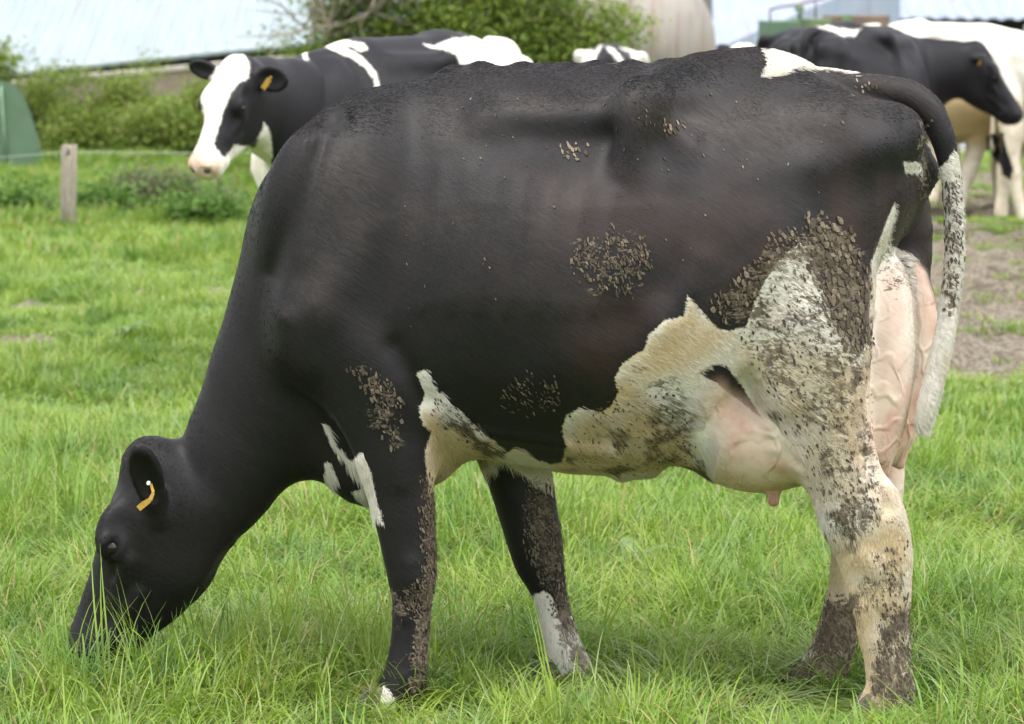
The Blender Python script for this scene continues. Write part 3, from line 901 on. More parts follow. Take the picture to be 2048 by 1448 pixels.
    edge_u = np.interp(Pp[:, 1], [500, 610, 690, 755, 810, 870], [1886, 1878, 1864, 1849, 1834, 1824])
    tl = (Pp[:, 0] > edge_u - 2) & (Pp[:, 1] > 500) & (Pp[:, 1] < 890) & (V[:, 1] < -.055)
    A['pink'][tl] = 0; A['white'][tl] = 40
    root = empty('grazing_cow', (XM, YC, 0), 0, 'large black and white cow grazing side-on in the foreground, muddy white hind legs, full udder', 'cow', 'black and white dairy cows in the field')
    L = V.copy(); L[:, 1] = V[:, 1] - SL * V[:, 0]
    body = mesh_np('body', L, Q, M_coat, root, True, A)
    # fur
    nh = 560000 if not os.environ.get('COARSE') else 60000
    def shear(x): return Vector((x[0], x[1] - SL * x[0], x[2]))
    ep = p(.213, near * .0935, -.036)
    eye_mesh(shear(ep), .0200, M_eye, root)
    ep2 = p(.212, -near * .0925, -.036)
    eye_mesh(shear(ep2), .0185, M_eye, root)
    for (u, v, lat, hx) in ((765, 1448, -.165, 1), (1125, 1392, .16, 1), (1755, 1450, NH, 1), (1625, 1402, .18, 1)):
        c = C(u, v, lat); hoof_mesh(shear((c[0], c[1], max(c[2] - .02, 0.0))), (-1, 0), .085, M_hoof, root)
    # ear tag: a yellow strap hanging across the ear opening with a white button
    tg = MB(); pts = [C(302, 968, -.207), C(307, 985, -.213), C(300, 1000, -.216), C(288, 1008, -.217), C(277, 1017, -.216)]
    pts = [shear(q) for q in pts]
    for i, q in enumerate(pts[:-1]):
        q2 = pts[i + 1]; d = (q2 - q); wdt = [.0028, .0034, .005, .007, .0065][i]; wd2 = [.0028, .0034, .005, .007, .0065][i + 1]
        s_ = d.normalized().cross(Vector((0, 1, 0))) 
        tg.add([q - s_ * wdt, q + s_ * wdt, q2 + s_ * wd2, q2 - s_ * wd2], [(0, 1, 2, 3)])
    to = tg.build('ear_tag', M_tag, root); sm = to.modifiers.new('solid', 'SOLIDIFY'); sm.thickness = .003
    bt = MB(); c = shear(C(297, 966, -.213)); bt.tube([c + Vector((0, .004, 0)), c - Vector((0, .004, 0))], [.0045, .0045], 12)
    bt.build('tag_button', M_button, to)
    build_fur(V, Q, N, A, Pp, root, nh)
    build_mud(V, Q, N, A, Pp, root)
    return root, V, Q

def sample_tris(V, Q, n, wt=None):
    T = np.concatenate([Q[:, [0, 1, 2]], Q[:, [0, 2, 3]]])
    a, b, c = V[T[:, 0]], V[T[:, 1]], V[T[:, 2]]
    ar = np.linalg.norm(np.cross(b - a, c - a), axis=1)
    if wt is not None: ar = ar * wt[T].mean(1)
    ar = ar / ar.sum()
    k = rng.choice(len(T), n, p=ar)
    u, v = rng.random(n), rng.random(n); s = u + v > 1; u[s] = 1 - u[s]; v[s] = 1 - v[s]
    B = np.stack([1 - u - v, u, v], 1)
    def interp(X):
        X = np.asarray(X)
        return (X[T[k, 0]].T * B[:, 0] + X[T[k, 1]].T * B[:, 1] + X[T[k, 2]].T * B[:, 2]).T
    return interp

def build_fur(V, Q, N, A, Pp, root, n):
    top = np.clip((N[:, 2] - .2) / .6, 0, 1); top = top * top * (3 - 2 * top)
    it = sample_tris(V, Q, n, np.where(A['white'] < -6, .72 + .28 * top, 1.0) * np.where(V[:, 1] > .12, .45, 1.0) * np.where(A['pink'] > .5, .12, 1) * np.where(V[:, 2] < .05, .1, 1))
    P = it(V); Nn = it(N); Nn /= np.linalg.norm(Nn, axis=1)[:, None]
    wht = it(A['white']); br = it(A['brown']); du = it(A['dust_sheen']); cr = it(A['cream']); mu = it(A['mud']); pk = it(A['pink'])
    px = it(Pp)
    # lie of the coat
    D = np.zeros_like(P); D[:, 0] = 1.0; D[:, 2] = -.65
    lo = np.clip((.75 - P[:, 2]) / .2, 0, 1)[:, None]
    D = D * (1 - lo) + np.array([.25, 0, -1.0]) * lo
    nk = (np.clip((-.45 - P[:, 0]) / .15, 0, 1) * np.clip((P[:, 2] - .62) / .15, 0, 1))[:, None]
    D = D * (1 - nk) + np.array([.55, 0, .85]) * nk
    hd_ = np.clip((-.80 - P[:, 0]) / .1, 0, 1)[:, None]
    D = D * (1 - hd_) + np.array([-.3, 0, -.95]) * hd_
    D += (rng.random(P.shape) - .5) * .16
    sw = vnoise(P, 9, 3) - .5
    D[:, 2] += sw * .35
    D -= Nn * (D * Nn).sum(1)[:, None]
    D /= np.linalg.norm(D, axis=1)[:, None]
    thr = (vnoise(px, .14, 5) - .5) * 9 + (rng.random(n) - .5) * 7
    isw = wht + thr > 0
    ln = np.where(isw, .013, .010) * (0.6 + .8 * rng.random(n))
    belly = (Nn[:, 2] < -.2) & isw & (P[:, 2] > .4) & (P[:, 2] < .75)
    ln = np.where(belly, ln * 1.7, ln)
    spine = (Nn[:, 2] > .55) & (P[:, 2] > 1.3)
    ln = np.where(spine, ln * 1.1, ln)
    ln = np.where(pk > .4, ln * .5, ln)
    lift = .09 + .07 * rng.random(n) + np.where(isw, .12, 0) + np.where(spine, .05, 0)
    dirs = D + Nn * lift[:, None]; dirs /= np.linalg.norm(dirs, axis=1)[:, None]
    j = rng.random((n, 1))
    blk = np.array([.0075, .0068, .0078]) * (.7 + .7 * j)
    blk = blk + np.array([.026, .011, .007]) * (np.clip(br + vnoise(P, 5, 1) - .5, 0, 1.2)[:, None]) * (.5 + j)
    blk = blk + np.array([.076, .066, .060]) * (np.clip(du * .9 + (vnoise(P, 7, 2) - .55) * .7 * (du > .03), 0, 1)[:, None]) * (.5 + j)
    wc = np.array([.72, .69, .62]) * (.8 + .25 * j)
    cm = np.clip(cr + (vnoise(P, 20, 4) - .5) * .8, 0, 1)[:, None]
    wc = wc * (1 - cm) + np.array([.58, .45, .27]) * (.75 + .4 * j) * cm
    pkm = np.clip(pk * 1.2, 0, 1)[:, None]
    wc = wc * (1 - pkm) + np.array([.66, .48, .37]) * pkm
    col = np.where(isw[:, None], wc, blk)
    mm = np.clip((mu + (vnoise(P, 26, 6) - .5) * 2.4 + (vnoise(P, 90, 7) - .5) * 1.2 - .5) * 3, 0, 1) * (mu > .06)
    mc = np.array([.14, .11, .078]) * (.5 + j)
    col = col * (1 - mm[:, None]) + mc * mm[:, None]
    L = P.copy(); L[:, 1] -= SL * P[:, 0]
    L -= Nn * .0008
    bend = -Nn * (.03 + .06 * rng.random((n, 1)))
    keep = rng.random(n) > mm * .6
    hair_object('coat_hair', L[keep], dirs[keep], ln[keep], col[keep], .00042, M_hair, root, 4, bend[keep])

CHIPS = [  # polygon (photo pixels), how many, smallest and largest plate (px)
    ([(1600, 450), (1640, 435), (1700, 470), (1735, 560), (1740, 690), (1700, 695), (1655, 640), (1640, 570), (1600, 500), (1540, 520), (1500, 600), (1440, 640), (1425, 600), (1500, 540), (1540, 485)], 620, 5, 15, 1.1),
    ([(1620, 440), (1680, 450), (1730, 560), (1738, 680), (1690, 690), (1650, 600)], 190, 11, 22, 1.2),
    ([(1148, 505), (1180, 478), (1200, 500), (1232, 450), (1255, 490), (1292, 478), (1298, 535), (1262, 558), (1272, 592), (1215, 578), (1188, 562), (1152, 552)], 260, 3, 9, .95),
    ([(1000, 790), (1060, 740), (1110, 760), (1120, 810), (1030, 830)], 90, 3, 8, .9),
    ([(700, 740), (745, 735), (790, 790), (800, 830), (790, 890), (750, 870), (780, 840), (730, 770)], 130, 3, 11, .95),
    ([(845, 960), (872, 960), (876, 1150), (862, 1230), (850, 1390), (825, 1390), (840, 1230), (790, 1230), (850, 1150)], 900, 4, 9, 1),
    ([(1060, 980), (1108, 980), (1130, 1100), (1136, 1190), (1150, 1260), (1130, 1250), (1085, 1180), (1050, 1060)], 750, 4, 9, 1),
    ([(1490, 600), (1600, 500), (1720, 650), (1730, 800), (1760, 960), (1700, 1040), (1640, 1000), (1560, 830), (1490, 700)], 420, 3, 9, 1.0),
    ([(1650, 980), (1750, 960), (1755, 1060), (1670, 1090)], 110, 3, 8, 1.0),
    ([(1650, 1200), (1715, 1210), (1700, 1400), (1580, 1400), (1620, 1300)], 600, 3, 9, .8),
    ([(1770, 1210), (1822, 1200), (1822, 1400), (1745, 1400), (1760, 1300)], 300, 3, 8, .8),
    ([(1135, 840), (1240, 800), (1330, 760), (1395, 880), (1380, 950), (1140, 950)], 260, 3, 7, .7),
    ([(870, 800), (900, 812), (985, 890), (940, 890), (870, 830)], 120, 4, 8, .7),
    ([(1740, 1090), (1815, 1080), (1815, 1200), (1760, 1200)], 40, 4, 8, .7),
    ([(1890, 370), (1925, 360), (1925, 600), (1895, 620)], 200, 4, 12, .7),
    ([(1835, 260), (1856, 240), (1866, 400), (1845, 395)], 60, 4, 9, .7),
    ([(900, 180), (1700, 170), (1720, 330), (950, 350)], 60, 2.5, 6, 1.1),
    ([(700, 300), (1700, 300), (1650, 480), (760, 700)], 24, 2.5, 6, 1.2),
    ([(1130, 285), (1170, 285), (1170, 310), (1135, 310)], 14, 5, 10, 1.5),
    ([(1330, 250), (1365, 250), (1362, 268), (1334, 268)], 14, 5, 10, 1.7),
    ([(1700, 160), (1760, 170), (1750, 200), (1705, 190)], 18, 4, 8, 1.6)]

def mud_material():
    m, nt_, out = newmat('dried_mud'); t = NT(nt_)
    a = t.attr('chip_colour'); tc = t.n('ShaderNodeTexCoord')
    nz = t.noise(tc.outputs['Object'], 260, 3)
    c = t.mix(t.ramp(nz.outputs[0], .3, .7, 0, .6), a.outputs['Color'], (.07, .055, .042))
    b = t.n('ShaderNodeBsdfPrincipled'); t.set(b.inputs['Base Color'], c); b.inputs['Roughness'].default_value = .85; b.inputs['Specular IOR Level'].default_value = .2
    bp = t.n('ShaderNodeBump'); bp.inputs['Strength'].default_value = .5; bp.inputs['Distance'].default_value = .002; t.set(bp.inputs['Height'], nz.outputs[0]); t.set(b.inputs['Normal'], bp.outputs[0])
    nt_.links.new(b.outputs[0], out.inputs[0]); return m

def build_mud(V, Q, N, A, Pp, root):
    near = (N[:, 1] < .15)
    VV = []; FF = []; CC = []; base = 0
    for poly, n, smn, smx, bright in CHIPS:
        d = multipoly(Pp, [poly])
        far_leg = Pp[:, 0].copy()
        w_ = np.clip(.35 + d / 30, 0, 1) * near * (.12 + np.clip((vnoise(Pp, .085, 77) - .42) * 5, 0, 1))
        # keep plates on whatever is in front at that place
        p = np.array(poly); ctr = p.mean(0)
        isfar = (950 < ctr[0] < 1150 and ctr[1] > 960) or (1560 < ctr[0] < 1700 and ctr[1] > 1180) 
        w_ = w_ * ((V[:, 1] > 0) if isfar else (V[:, 1] < 0.04))
        if w_.sum() <= 0: continue
        it = sample_tris(V, Q, n * 3, w_)
        P = it(V); Nn = it(N); Nn /= np.linalg.norm(Nn, axis=1)[:, None]
        # simple spacing
        pp = it(Pp); size = smn + (smx - smn) * rng.random(n * 3) ** 1.6
        kept = []; grid = {}
        for i in range(n * 3):
            if len(kept) >= n: break
            g = (int(pp[i, 0] // 20), int(pp[i, 1] // 20)); ok = True
            for gx in (-1, 0, 1):
                for gy in (-1, 0, 1):
                    for j in grid.get((g[0] + gx, g[1] + gy), ()):
                        if (pp[i, 0] - pp[j, 0]) ** 2 * 1.5 + (pp[i, 1] - pp[j, 1]) ** 2 < (.46 * (size[i] + size[j])) ** 2: ok = False; break
                    if not ok: break
                if not ok: break
            if ok: kept.append(i); grid.setdefault(g, []).append(i)
        for i in kept:
            nn = Nn[i] + (rng.random(3) - .5) * .25; nn /= np.linalg.norm(nn)
            a = np.array([.35, 0, -1]) + (rng.random(3) - .5) * .7
            a -= nn * (a @ nn); a /= np.linalg.norm(a); b = np.cross(nn, a)
            r = size[i] * .5 * PX; th = r * (.10 + .14 * rng.random()); m = 8
            ang = np.sort(rng.random(m) * .5 + np.arange(m)) * 2 * PI / m
            rr = .58 + .52 * rng.random(m); el = 1.1 + (1.4 if size[i] < 10 else .6) * rng.random()
            c = P[i] + nn * .002
            ring0 = c + (np.cos(ang) * rr * r * el)[:, None] * a + (np.sin(ang) * rr * r * .85)[:, None] * b
            ring1 = c + nn * th + (np.cos(ang) * rr * r * el * .86)[:, None] * a + (np.sin(ang) * rr * r * .74)[:, None] * b
            top = c + nn * th * 1.15
            VV += [ring0, ring1, top[None]]
            for k_ in range(m):
                k2 = (k_ + 1) % m
                FF.append((base + k_, base + k2, base + m + k2, base + m + k_))
                FF.append((base + m + k_, base + m + k2, base + 2 * m))
            t_ = rng.random()
            cc = np.array([.185, .146, .106]) * (.32 + .95 * t_) * bright
            if rng.random() < .3: cc = np.array([.075, .056, .042])
            CC.append(np.tile(np.append(cc, 1), (2 * m + 1, 1)))
            base += 2 * m + 1
    Vv = np.concatenate(VV); Vv[:, 1] -= SL * Vv[:, 0]
    o = mesh_np('dried_mud', Vv, FF, mud_material(), root, False, None, {'chip_colour': np.concatenate(CC)})
    props(o, 'flaking plates of dried mud on the flank and legs', kind='stuff')

import time as _t
_t0 = _t.time()
if not ONLY or 'main' in ONLY:
    main_cow()
    print('main cow', round(_t.time() - _t0, 1))

# ------------------------------------------------------------------ the rest of the herd
def bg_cow(loc, theta, label, white, name='cow', headpose=None, scale=1.0, pink=(), cream=(), mud=(), holes=(), neck=None, ears=None, tag=True, h=.0125, legset=None, tail=True, hsc=1.0):
    """headpose: (poll px u, v, depth, fw world, up world)"""
    ct, st = math.cos(theta), math.sin(theta)
    def w2l(p):
        dx, dy, dz = p[0] - loc[0], p[1] - loc[1], p[2] - loc[2]
        return np.array([(ct * dx + st * dy) / scale, (-st * dx + ct * dy) / scale, dz / scale])
    def d2l(d): return np.array([ct * d[0] + st * d[1], -st * d[0] + ct * d[1], d[2]])
    f = Field((-1.75, -.75, -.03), (1.02, .75, 1.62), h)
    trunk(f)
    f.chain([P5(745, 380, 0, 180, .9), P5(690, 450, 0, 185, .8), P5(660, 600, 0, 150, .8)], .05)
    for s in (-1, 1):
        f.ell(C(690, 500, s * .13), (.17, .085, .30), [(1, 0, .28), (0, 1, 0), (-.28, 0, 1)], k=.06)
    legs(f, legset or MAIN_LEGS)
    f.chain([P5(700, 760, 0, 100, .9), P5(850, 880, 0, 70, 1.7)], .06)
    for s in (-1, 1):
        f.chain([P5(1293, 203, s * .276, 27, .9), P5(1268, 250, s * .300, 28, .85), P5(1250, 335, s * .306, 25, .7)], .05)
        f.seg(C(1290, 203, s * .25), C(1410, 170, s * .05), .028, .04, k=.09)
        f.seg(C(985, 236, s * .195), C(1250, 238, s * .225), .024, .027, k=.08)
        f.ell(C(1788, 262, s * .115), (.055, .045, .05), k=.06)
    relief(f)
    f.ell(C(1540, 870, 0.0), (.20, .17, .12), k=.05)
    f.ell(C(1752, 730, 0), (.088, .14, .2), k=.04)
    if tail:
        f.chain([P5(1690, 160, 0, 28, 1.0), P5(1800, 175, 0, 28, 1), P5(1850, 230, 0, 24, 1), P5(1862, 330, 0, 18, 1), P5(1868, 500, 0, 15, 1), P5(1866, 700, 0, 15, 1), P5(1860, 880, 0, 22, 1), P5(1858, 960, 0, 14, 1)], .015)
    p = None
    if headpose:
        u, v, Y, fwd, up = headpose
        o = w2l(at(u, v, Y)); fw_, up_ = d2l(fwd), d2l(up)
        fwn = fw_ / np.linalg.norm(fw_); upn = up_ - fwn * (up_ @ fwn); upn /= np.linalg.norm(upn)
        base = np.array(C(700, 430, 0)); hd = o + fwn * .09 - upn * .10
        for i, (a, b_) in enumerate(((0, .33), (.33, .67), (.67, 1))):
            def pt(t):
                q = base * (1 - t) + hd * t; q[2] += .03 * math.sin(t * PI); return q
            r = lambda t: .20 * (1 - t) + .105 * t
            A_, B_ = pt(a), pt(b_)
            dr = B_ - A_; nn = np.array([-dr[1], dr[0], 0]); nn /= max(np.linalg.norm(nn), 1e-6)
            f.seg(A_, B_, r(a), r(b_), .68, .72, tuple(nn), k=.06)
            f.seg(A_ + (0, 0, -.16 * (1 - a)), B_ + (0, 0, -.16 * (1 - b_)), r(a) * .7, r(b_) * .75, .6, .6, tuple(nn), k=.07)
        p, fw, lt, upv = head(f, o, fw_, up_, hsc)
        f.seg(p(.09, 0, -.16), tuple(base * .45 + hd * .55 + np.array([0, 0, -.05])), .10, .15, .75, .7, k=.08)
        if ears:
            for e in ears:     # (side, outward direction world, face world, length, half)
                sd_, od, fc, L_, hf = e
                b0 = np.array(p(.045, sd_ * .085, -.065)); od = d2l(od); od = od / np.linalg.norm(od)
                wd = np.cross(od, d2l(fc))
                ear(f, b0, b0 + od * L_, wd, hf, .014, d2l(fc))
        else:
            for sd_ in (-1, 1):
                b0 = np.array(p(.045, sd_ * .085, -.065)); od = lt * sd_ * .9 - fw * .15 + upv * .05; od /= np.linalg.norm(od)
                ear(f, b0, b0 + od * .20, fw - od * (fw @ od), .052, .013, upv * .8 + fw * .3)
    f.smooth(1)
    V, Q = f.mesh(); V = relax(V, Q, 2); Q = orient(V, Q)
    Wd = V * scale
    Wd = np.stack([loc[0] + ct * Wd[:, 0] - st * Wd[:, 1], loc[1] + st * Wd[:, 0] + ct * Wd[:, 1], loc[2] + Wd[:, 2]], 1)
    Pp = project(Wd)
    A = paint(Pp, white, holes, pink, mud, cream)
    root = empty(name, loc, theta, label, 'cow', 'black and white dairy cows in the field')
    root.scale = (scale,) * 3
    mesh_np('body', V, Q, M_coatfar, root, True, A)
    if p is not None:
        for sd_ in (-1, 1):
            eye_mesh(p(.212, hsc * sd_ * .095 / hsc, -.036), .0205, M_eye, root)
            eye_mesh(p(.512, sd_ * .034, -.048), .013, M_nostril, root).name = 'nostril'
        if tag and ears:
            for e in ears:
                if tag == 'one' and e[0] > 0: continue
                sd_, od, fc, L_, hf = e
                b0 = np.array(p(.045, sd_ * .085, -.065)); odl = d2l(od); odl = odl / np.linalg.norm(odl); fl = d2l(fc); fl = fl / np.linalg.norm(fl)
                c = Vector(b0 + odl * L_ * .42 + fl * .022 + np.array([0, 0, -.018]))
                m = MB(); a1 = Vector((odl * .5 + np.array([0, 0, .6]))).normalized()
                n1 = Vector(fl); s1 = a1.cross(n1).normalized(); tw, tl, tt = .011, .026, .003
                R = Matrix((s1, a1, n1)).transposed()
                m.box(c, (tw * 2, tl * 2, tt), R)
                m.box(c + a1 * .03, (tw * .9, .02, tt * 1.6), R)
                m.build('ear_tag', M_tag, root, bevel=.003)
    for (u, v, lat) in ((765, 1448, -.165), (1125, 1392, .16), (1755, 1450, NH), (1625, 1402, .18)):
        c = C(u, v, lat); hoof_mesh((c[0], c[1], max(c[2] - .02, 0.0)), (-1, 0), .085, M_hoof, root)
    return root

def herd():
    # the cow with the white blaze, looking round behind the grazing one
    bg_cow((-.52, 14.30, 0), math.radians(47), 'black cow with a broad white blaze and pink nose, looking out over the grazing cow', 
           [[(455, 105), (488, 110), (500, 128), (497, 158), (478, 165), (462, 185), (446, 225), (440, 250), (428, 290), (448, 315), (452, 312), (470, 290), (500, 293), (508, 297), (522, 268), (528, 245), (540, 262), (545, 300), (540, 400), (400, 400), (340, 370), (370, 300), (398, 250), (404, 215), (400, 190), (405, 172), (425, 150), (438, 125)],
            [(632, 84), (680, 78), (728, 86), (735, 98), (722, 104), (705, 94), (690, 92), (712, 105), (742, 130), (756, 150), (760, 180), (750, 178), (746, 155), (730, 135), (695, 112), (660, 98)],
            [(845, 88), (870, 92), (905, 76), (1100, 60), (1100, 160), (960, 130), (920, 128), (912, 108), (885, 98), (860, 96)],
            [(603, 100), (612, 104), (618, 120), (608, 120)]],
           headpose=(468, 120, 13.38, (-.145, -.22, -.42), (-.52, -.85, 0)), hsc=.95,
           pink=[([(372, 304), (425, 302), (442, 325), (436, 356), (372, 356)], 1.0, 16)], cream=[([(380, 300), (460, 320), (545, 270), (545, 360), (380, 360)], .35, 60)],
           ears=[(1, (-1, .25, .35), (-.6, -.8, -.1), .15, .042), (-1, (.82, -.50, -.05), (-.35, -1, -.15), .165, .058)], tag='one', h=.0085)
    # black cow on the right, seen from behind, head turned right
    bg_cow((2.42, 22.44, 0), math.radians(232), 'black cow on the right with yellow ear tag, before the mostly white cow',
           [[(1630, 40), (1660, 52), (1700, 60), (1722, 58), (1708, 72), (1690, 72), (1655, 60), (1632, 52)], [(1770, 40), (1812, 45), (1810, 55), (1790, 56)], [(1800, 285), (1880, 285), (1900, 560), (1800, 560)]],
           headpose=(1962, 88, 22.75, (.30, -.02, -.46), (.86, -.15, .5)), hsc=1.12,
           ears=[(1, (.15, -1, -.05), (.3, -.6, -.8), .15, .055), (-1, (-.1, 1, .25), (.3, -.3, -.5), .16, .05)], h=.010)
    # the cream cow behind it
    bg_cow((3.42, 25.4, 0), math.radians(183), 'mostly white cow with cream belly at the right edge, standing behind the black cow',
           [[(1500, -80), (2400, -80), (2400, 700), (1500, 700)]], holes=[[(1972, 272), (1998, 272), (2002, 310), (2018, 340), (2015, 360), (2000, 352), (1990, 320), (1975, 300)]],
           cream=[([(1850, 150), (2060, 150), (2060, 300), (1850, 300)], 1.1, 60), ([(1900, 280), (2060, 280), (2060, 380), (1900, 380)], .45, 60), ([(1900, 395), (2060, 395), (2060, 450), (1900, 450)], .9, 30)],
           headpose=(2052, 112, 24.9, (.20, -.30, -.36), (.5, -.7, .3)), h=.0115,
           ears=[(1, (-1, -.1, .3), (.1, -1, 0), .15, .05), (-1, (1, -.1, .3), (.1, -1, 0), .15, .05)], tag=False)
    bg_cow((3.72, 26.7, 0), math.radians(10), 'white legged cow half hidden at the right, seen below the cream belly',
           [[(1700, -50), (2300, -50), (2300, 600), (1700, 600)]], cream=[([(1700, 200), (2300, 200), (2300, 500), (1700, 500)], .5, 60)], scale=.93, h=.014)
    bg_cow((4.42, 24.9, 0), math.radians(181), 'white cow cut off by the right edge, hind legs and grey udder showing',
           [[(1500, -80), (2400, -80), (2400, 700), (1500, 700)]], holes=[[(1980, 268), (2006, 265), (2014, 300), (2028, 338), (2022, 362), (2006, 350), (1994, 318)]], cream=[([(1900, 180), (2200, 180), (2200, 480), (1900, 480)], .5, 60)], scale=.96, h=.014)
    bg_cow((2.10, 24.2, 0), math.radians(268), 'dark cow rump just left of the black cow, before the green trailer', [[(1000, 1000), (1001, 1000), (1001, 1001)]], scale=.965, h=.014)
    bg_cow((.735, 24.5, 0), math.radians(268), 'small cow seen from behind, white hips around a black tail head, before the bush',
           [[(1140, 80), (1195, 105), (1170, 125), (1150, 125)], [(1240, 96), (1300, 96), (1300, 128), (1268, 122), (1258, 104)], [(1196, 93), (1204, 90), (1178, 140), (1168, 138)], [(1210, 92), (1228, 97), (1262, 140), (1250, 140)]], scale=.885, h=.014)
    bg_cow((1.90, 27.8, 0), math.radians(88), 'cow facing the camera with white poll between dark ears, before the low barn',
           [[(1462, 60), (1515, 60), (1512, 150), (1465, 150)]], scale=.80, headpose=(1488, 84, 26.6, (0, -.3, -.42), (0, -.8, .4)), h=.014)

if not ONLY or 'herd' in ONLY:
    herd()
    print('herd', round(_t.time() - _t0, 1))

# ------------------------------------------------------------------ ground
def soil_amount(X, Y):
    """1 where the turf is poached to mud; world metres"""
    P = np.stack([X, Y], 1)
    n = vnoise(P * [1.0, .45], 1.7, 11) * .45 + vnoise(P * [1, .5], 5.0, 12) * .55
    # trodden ground to the right behind the grazing cow
    u = 1024 + F * X / Y
    band = np.clip((u - 1500) / 300, 0, 1) * np.clip((Y - 12.9) / 1.2, 0, 1) * np.clip((40 - Y) / 10, 0, 1)
    r = band * (.40 + .5 * (np.clip((Y - 12) / 3, 0, 1) - np.clip((Y - 19) / 6, 0, 1) * .45)) + n - .90
    r = np.where(band > .05, r * 2.6 + .15, -1)
    # thin worn lines on the left
    st = np.exp(-((Y - 17.6 - .35 * (X + 1.5)) / .20) ** 2) + np.exp(-((Y - 15.2 + .25 * (X + 1)) / .16) ** 2) * .8 + np.exp(-((Y - 19.6 - .3 * (X + 1)) / .25) ** 2) * .8
    l = (st * 1.1 * (X < 1.5) + n - 1.22) * 3
    return np.clip(np.maximum(r, l), 0, 1)

def gz(X, Y):
    P = np.stack([X, Y], 1)
    z = (vnoise(P, .45, 21) - .5) * .10 * np.clip((Y - 8.5) / 4, 0, 1) + (vnoise(P, 1.6, 22) - .5) * .05 * np.clip((Y - 8.5) / 3, 0, 1)
    s = soil_amount(X, Y)
    z = z + s * ((vnoise(P, 7, 23) - .5) * .15 + (vnoise(P, 19, 24) - .5) * .06 - .012)
    z = z + .08 * np.exp(-((Y - 32.2) / 1.7) ** 2) * np.clip((-.3 - X) / 1.0, 0, 1)
    fall = np.clip((Y - 36.0) / 8, 0, 1)
    return z - fall * fall * (3 - 2 * fall) * 2.2

def ground_material():
    m, nt_, out = newmat('turf_and_mud'); t = NT(nt_)
    tc = t.n('ShaderNodeTexCoord'); ob = tc.outputs['Object']
    s = t.attr('soil').outputs['Fac']
    n1 = t.noise(ob, 6, 5, .6); n2 = t.noise(ob, 40, 5, .7); n3 = t.noise(ob, 1.1, 3)
    grass = t.mix(t.ramp(n1.outputs[0], .35, .65), (.055, .105, .018), (.09, .16, .028))
    grass = t.mix(t.ramp(n3.outputs[0], .45, .7, 0, .6), grass, (.12, .15, .04))
    soil = t.mix(t.ramp(n2.outputs[0], .35, .65), (.10, .078, .055), (.27, .235, .18))
    soil = t.mix(t.ramp(n1.outputs[0], .5, .72, 0, .8), soil, (.07, .052, .036))
    mk = t.ramp(t.math('ADD', s, t.math('MULTIPLY', t.math('SUBTRACT', n2.outputs[0], .5), .9)), .15, .45)
    b = t.n('ShaderNodeBsdfPrincipled'); t.set(b.inputs['Base Color'], t.mix(mk, grass, soil)); b.inputs['Roughness'].default_value = .85
    b.inputs['Specular IOR Level'].default_value = .3
    bp = t.n('ShaderNodeBump'); bp.inputs['Strength'].default_value = .8; bp.inputs['Distance'].default_value = .03
    t.set(bp.inputs['Height'], t.math('ADD', n2.outputs[0], n1.outputs[0])); t.set(b.inputs['Normal'], bp.outputs[0])
    nt_.links.new(b.outputs[0], out.inputs[0]); return m

def ground():
    xs = np.concatenate([[-900, -300, -120, -60, -30, -15], np.arange(-8, 8.01, .07), [15, 30, 60, 120, 300, 900]])
    ys = np.concatenate([[-60, -10, 2, 5], np.arange(6, 12, .10), np.arange(12, 32, .065), np.arange(32, 46, .3), [50, 60, 80, 120, 200, 400, 900]])
    X, Y = np.meshgrid(xs, ys, indexing='ij')
    x, y = X.ravel(), Y.ravel()
    V = np.stack([x, y, gz(x, y)], 1)
    nx, ny = X.shape
    i = np.arange(nx * ny).reshape(nx, ny)
    Q = np.stack([i[:-1, :-1], i[1:, :-1], i[1:, 1:], i[:-1, 1:]], -1).reshape(-1, 4)
    o = mesh_np('ground', V, Q, ground_material(), None, True, {'soil': soil_amount(x, y)})
    props(o, kind='structure')

# ------------------------------------------------------------------ grass: tufts of separate blades scattered over the turf
def grass_material():
    m, nt_, out = newmat('grass_blades'); t = NT(nt_)
    a = t.attr('blade'); c = t.n('ShaderNodeSeparateColor'); t.set(c.inputs[0], a.outputs['Color'])   # r: random, g: height along blade, b: straw
    geo = t.n('ShaderNodeNewGeometry')
    oi = t.n('ShaderNodeObjectInfo')
    n = t.noise(t.mapping(geo.outputs['Position'], (1, .6, 1)), 1.5, 3); n2 = t.noise(t.mapping(geo.outputs['Position'], (1, .6, 1)), 5, 2)
    r = t.math('ADD', t.math('MULTIPLY', c.outputs[0], .5), t.math('MULTIPLY', oi.outputs['Random'], .5))
    g = t.mix(r, (.112, .230, .022), (.240, .365, .048))
    g = t.mix(t.ramp(n.outputs[0], .35, .68, 0, .75), g, (.285, .385, .052))
    g = t.mix(t.ramp(n2.outputs[0], .48, .68, 0, .75), g, (.060, .165, .032))
    g = t.mix(t.ramp(c.outputs[0], .80, .99, 0, .8), g, (.34, .42, .21))
    g = t.mix(t.ramp(c.outputs[1], 0, .45, .55, 0), g, (.135, .17, .05))       # paler stems low down
    g = t.mix(c.outputs[2], g, (.42, .33, .14))
    b = t.n('ShaderNodeBsdfPrincipled'); t.set(b.inputs['Base Color'], g); b.inputs['Roughness'].default_value = .42; b.inputs['Specular IOR Level'].default_value = .42
    tr = t.n('ShaderNodeBsdfTranslucent'); t.set(tr.inputs[0], t.mix(.5, g, (.25, .40, .05)))
    ms = t.n('ShaderNodeMixShader'); ms.inputs[0].default_value = .36
    nt_.links.new(b.outputs[0], ms.inputs[1]); nt_.links.new(tr.outputs[0], ms.inputs[2]); nt_.links.new(ms.outputs[0], out.inputs[0])
    return m

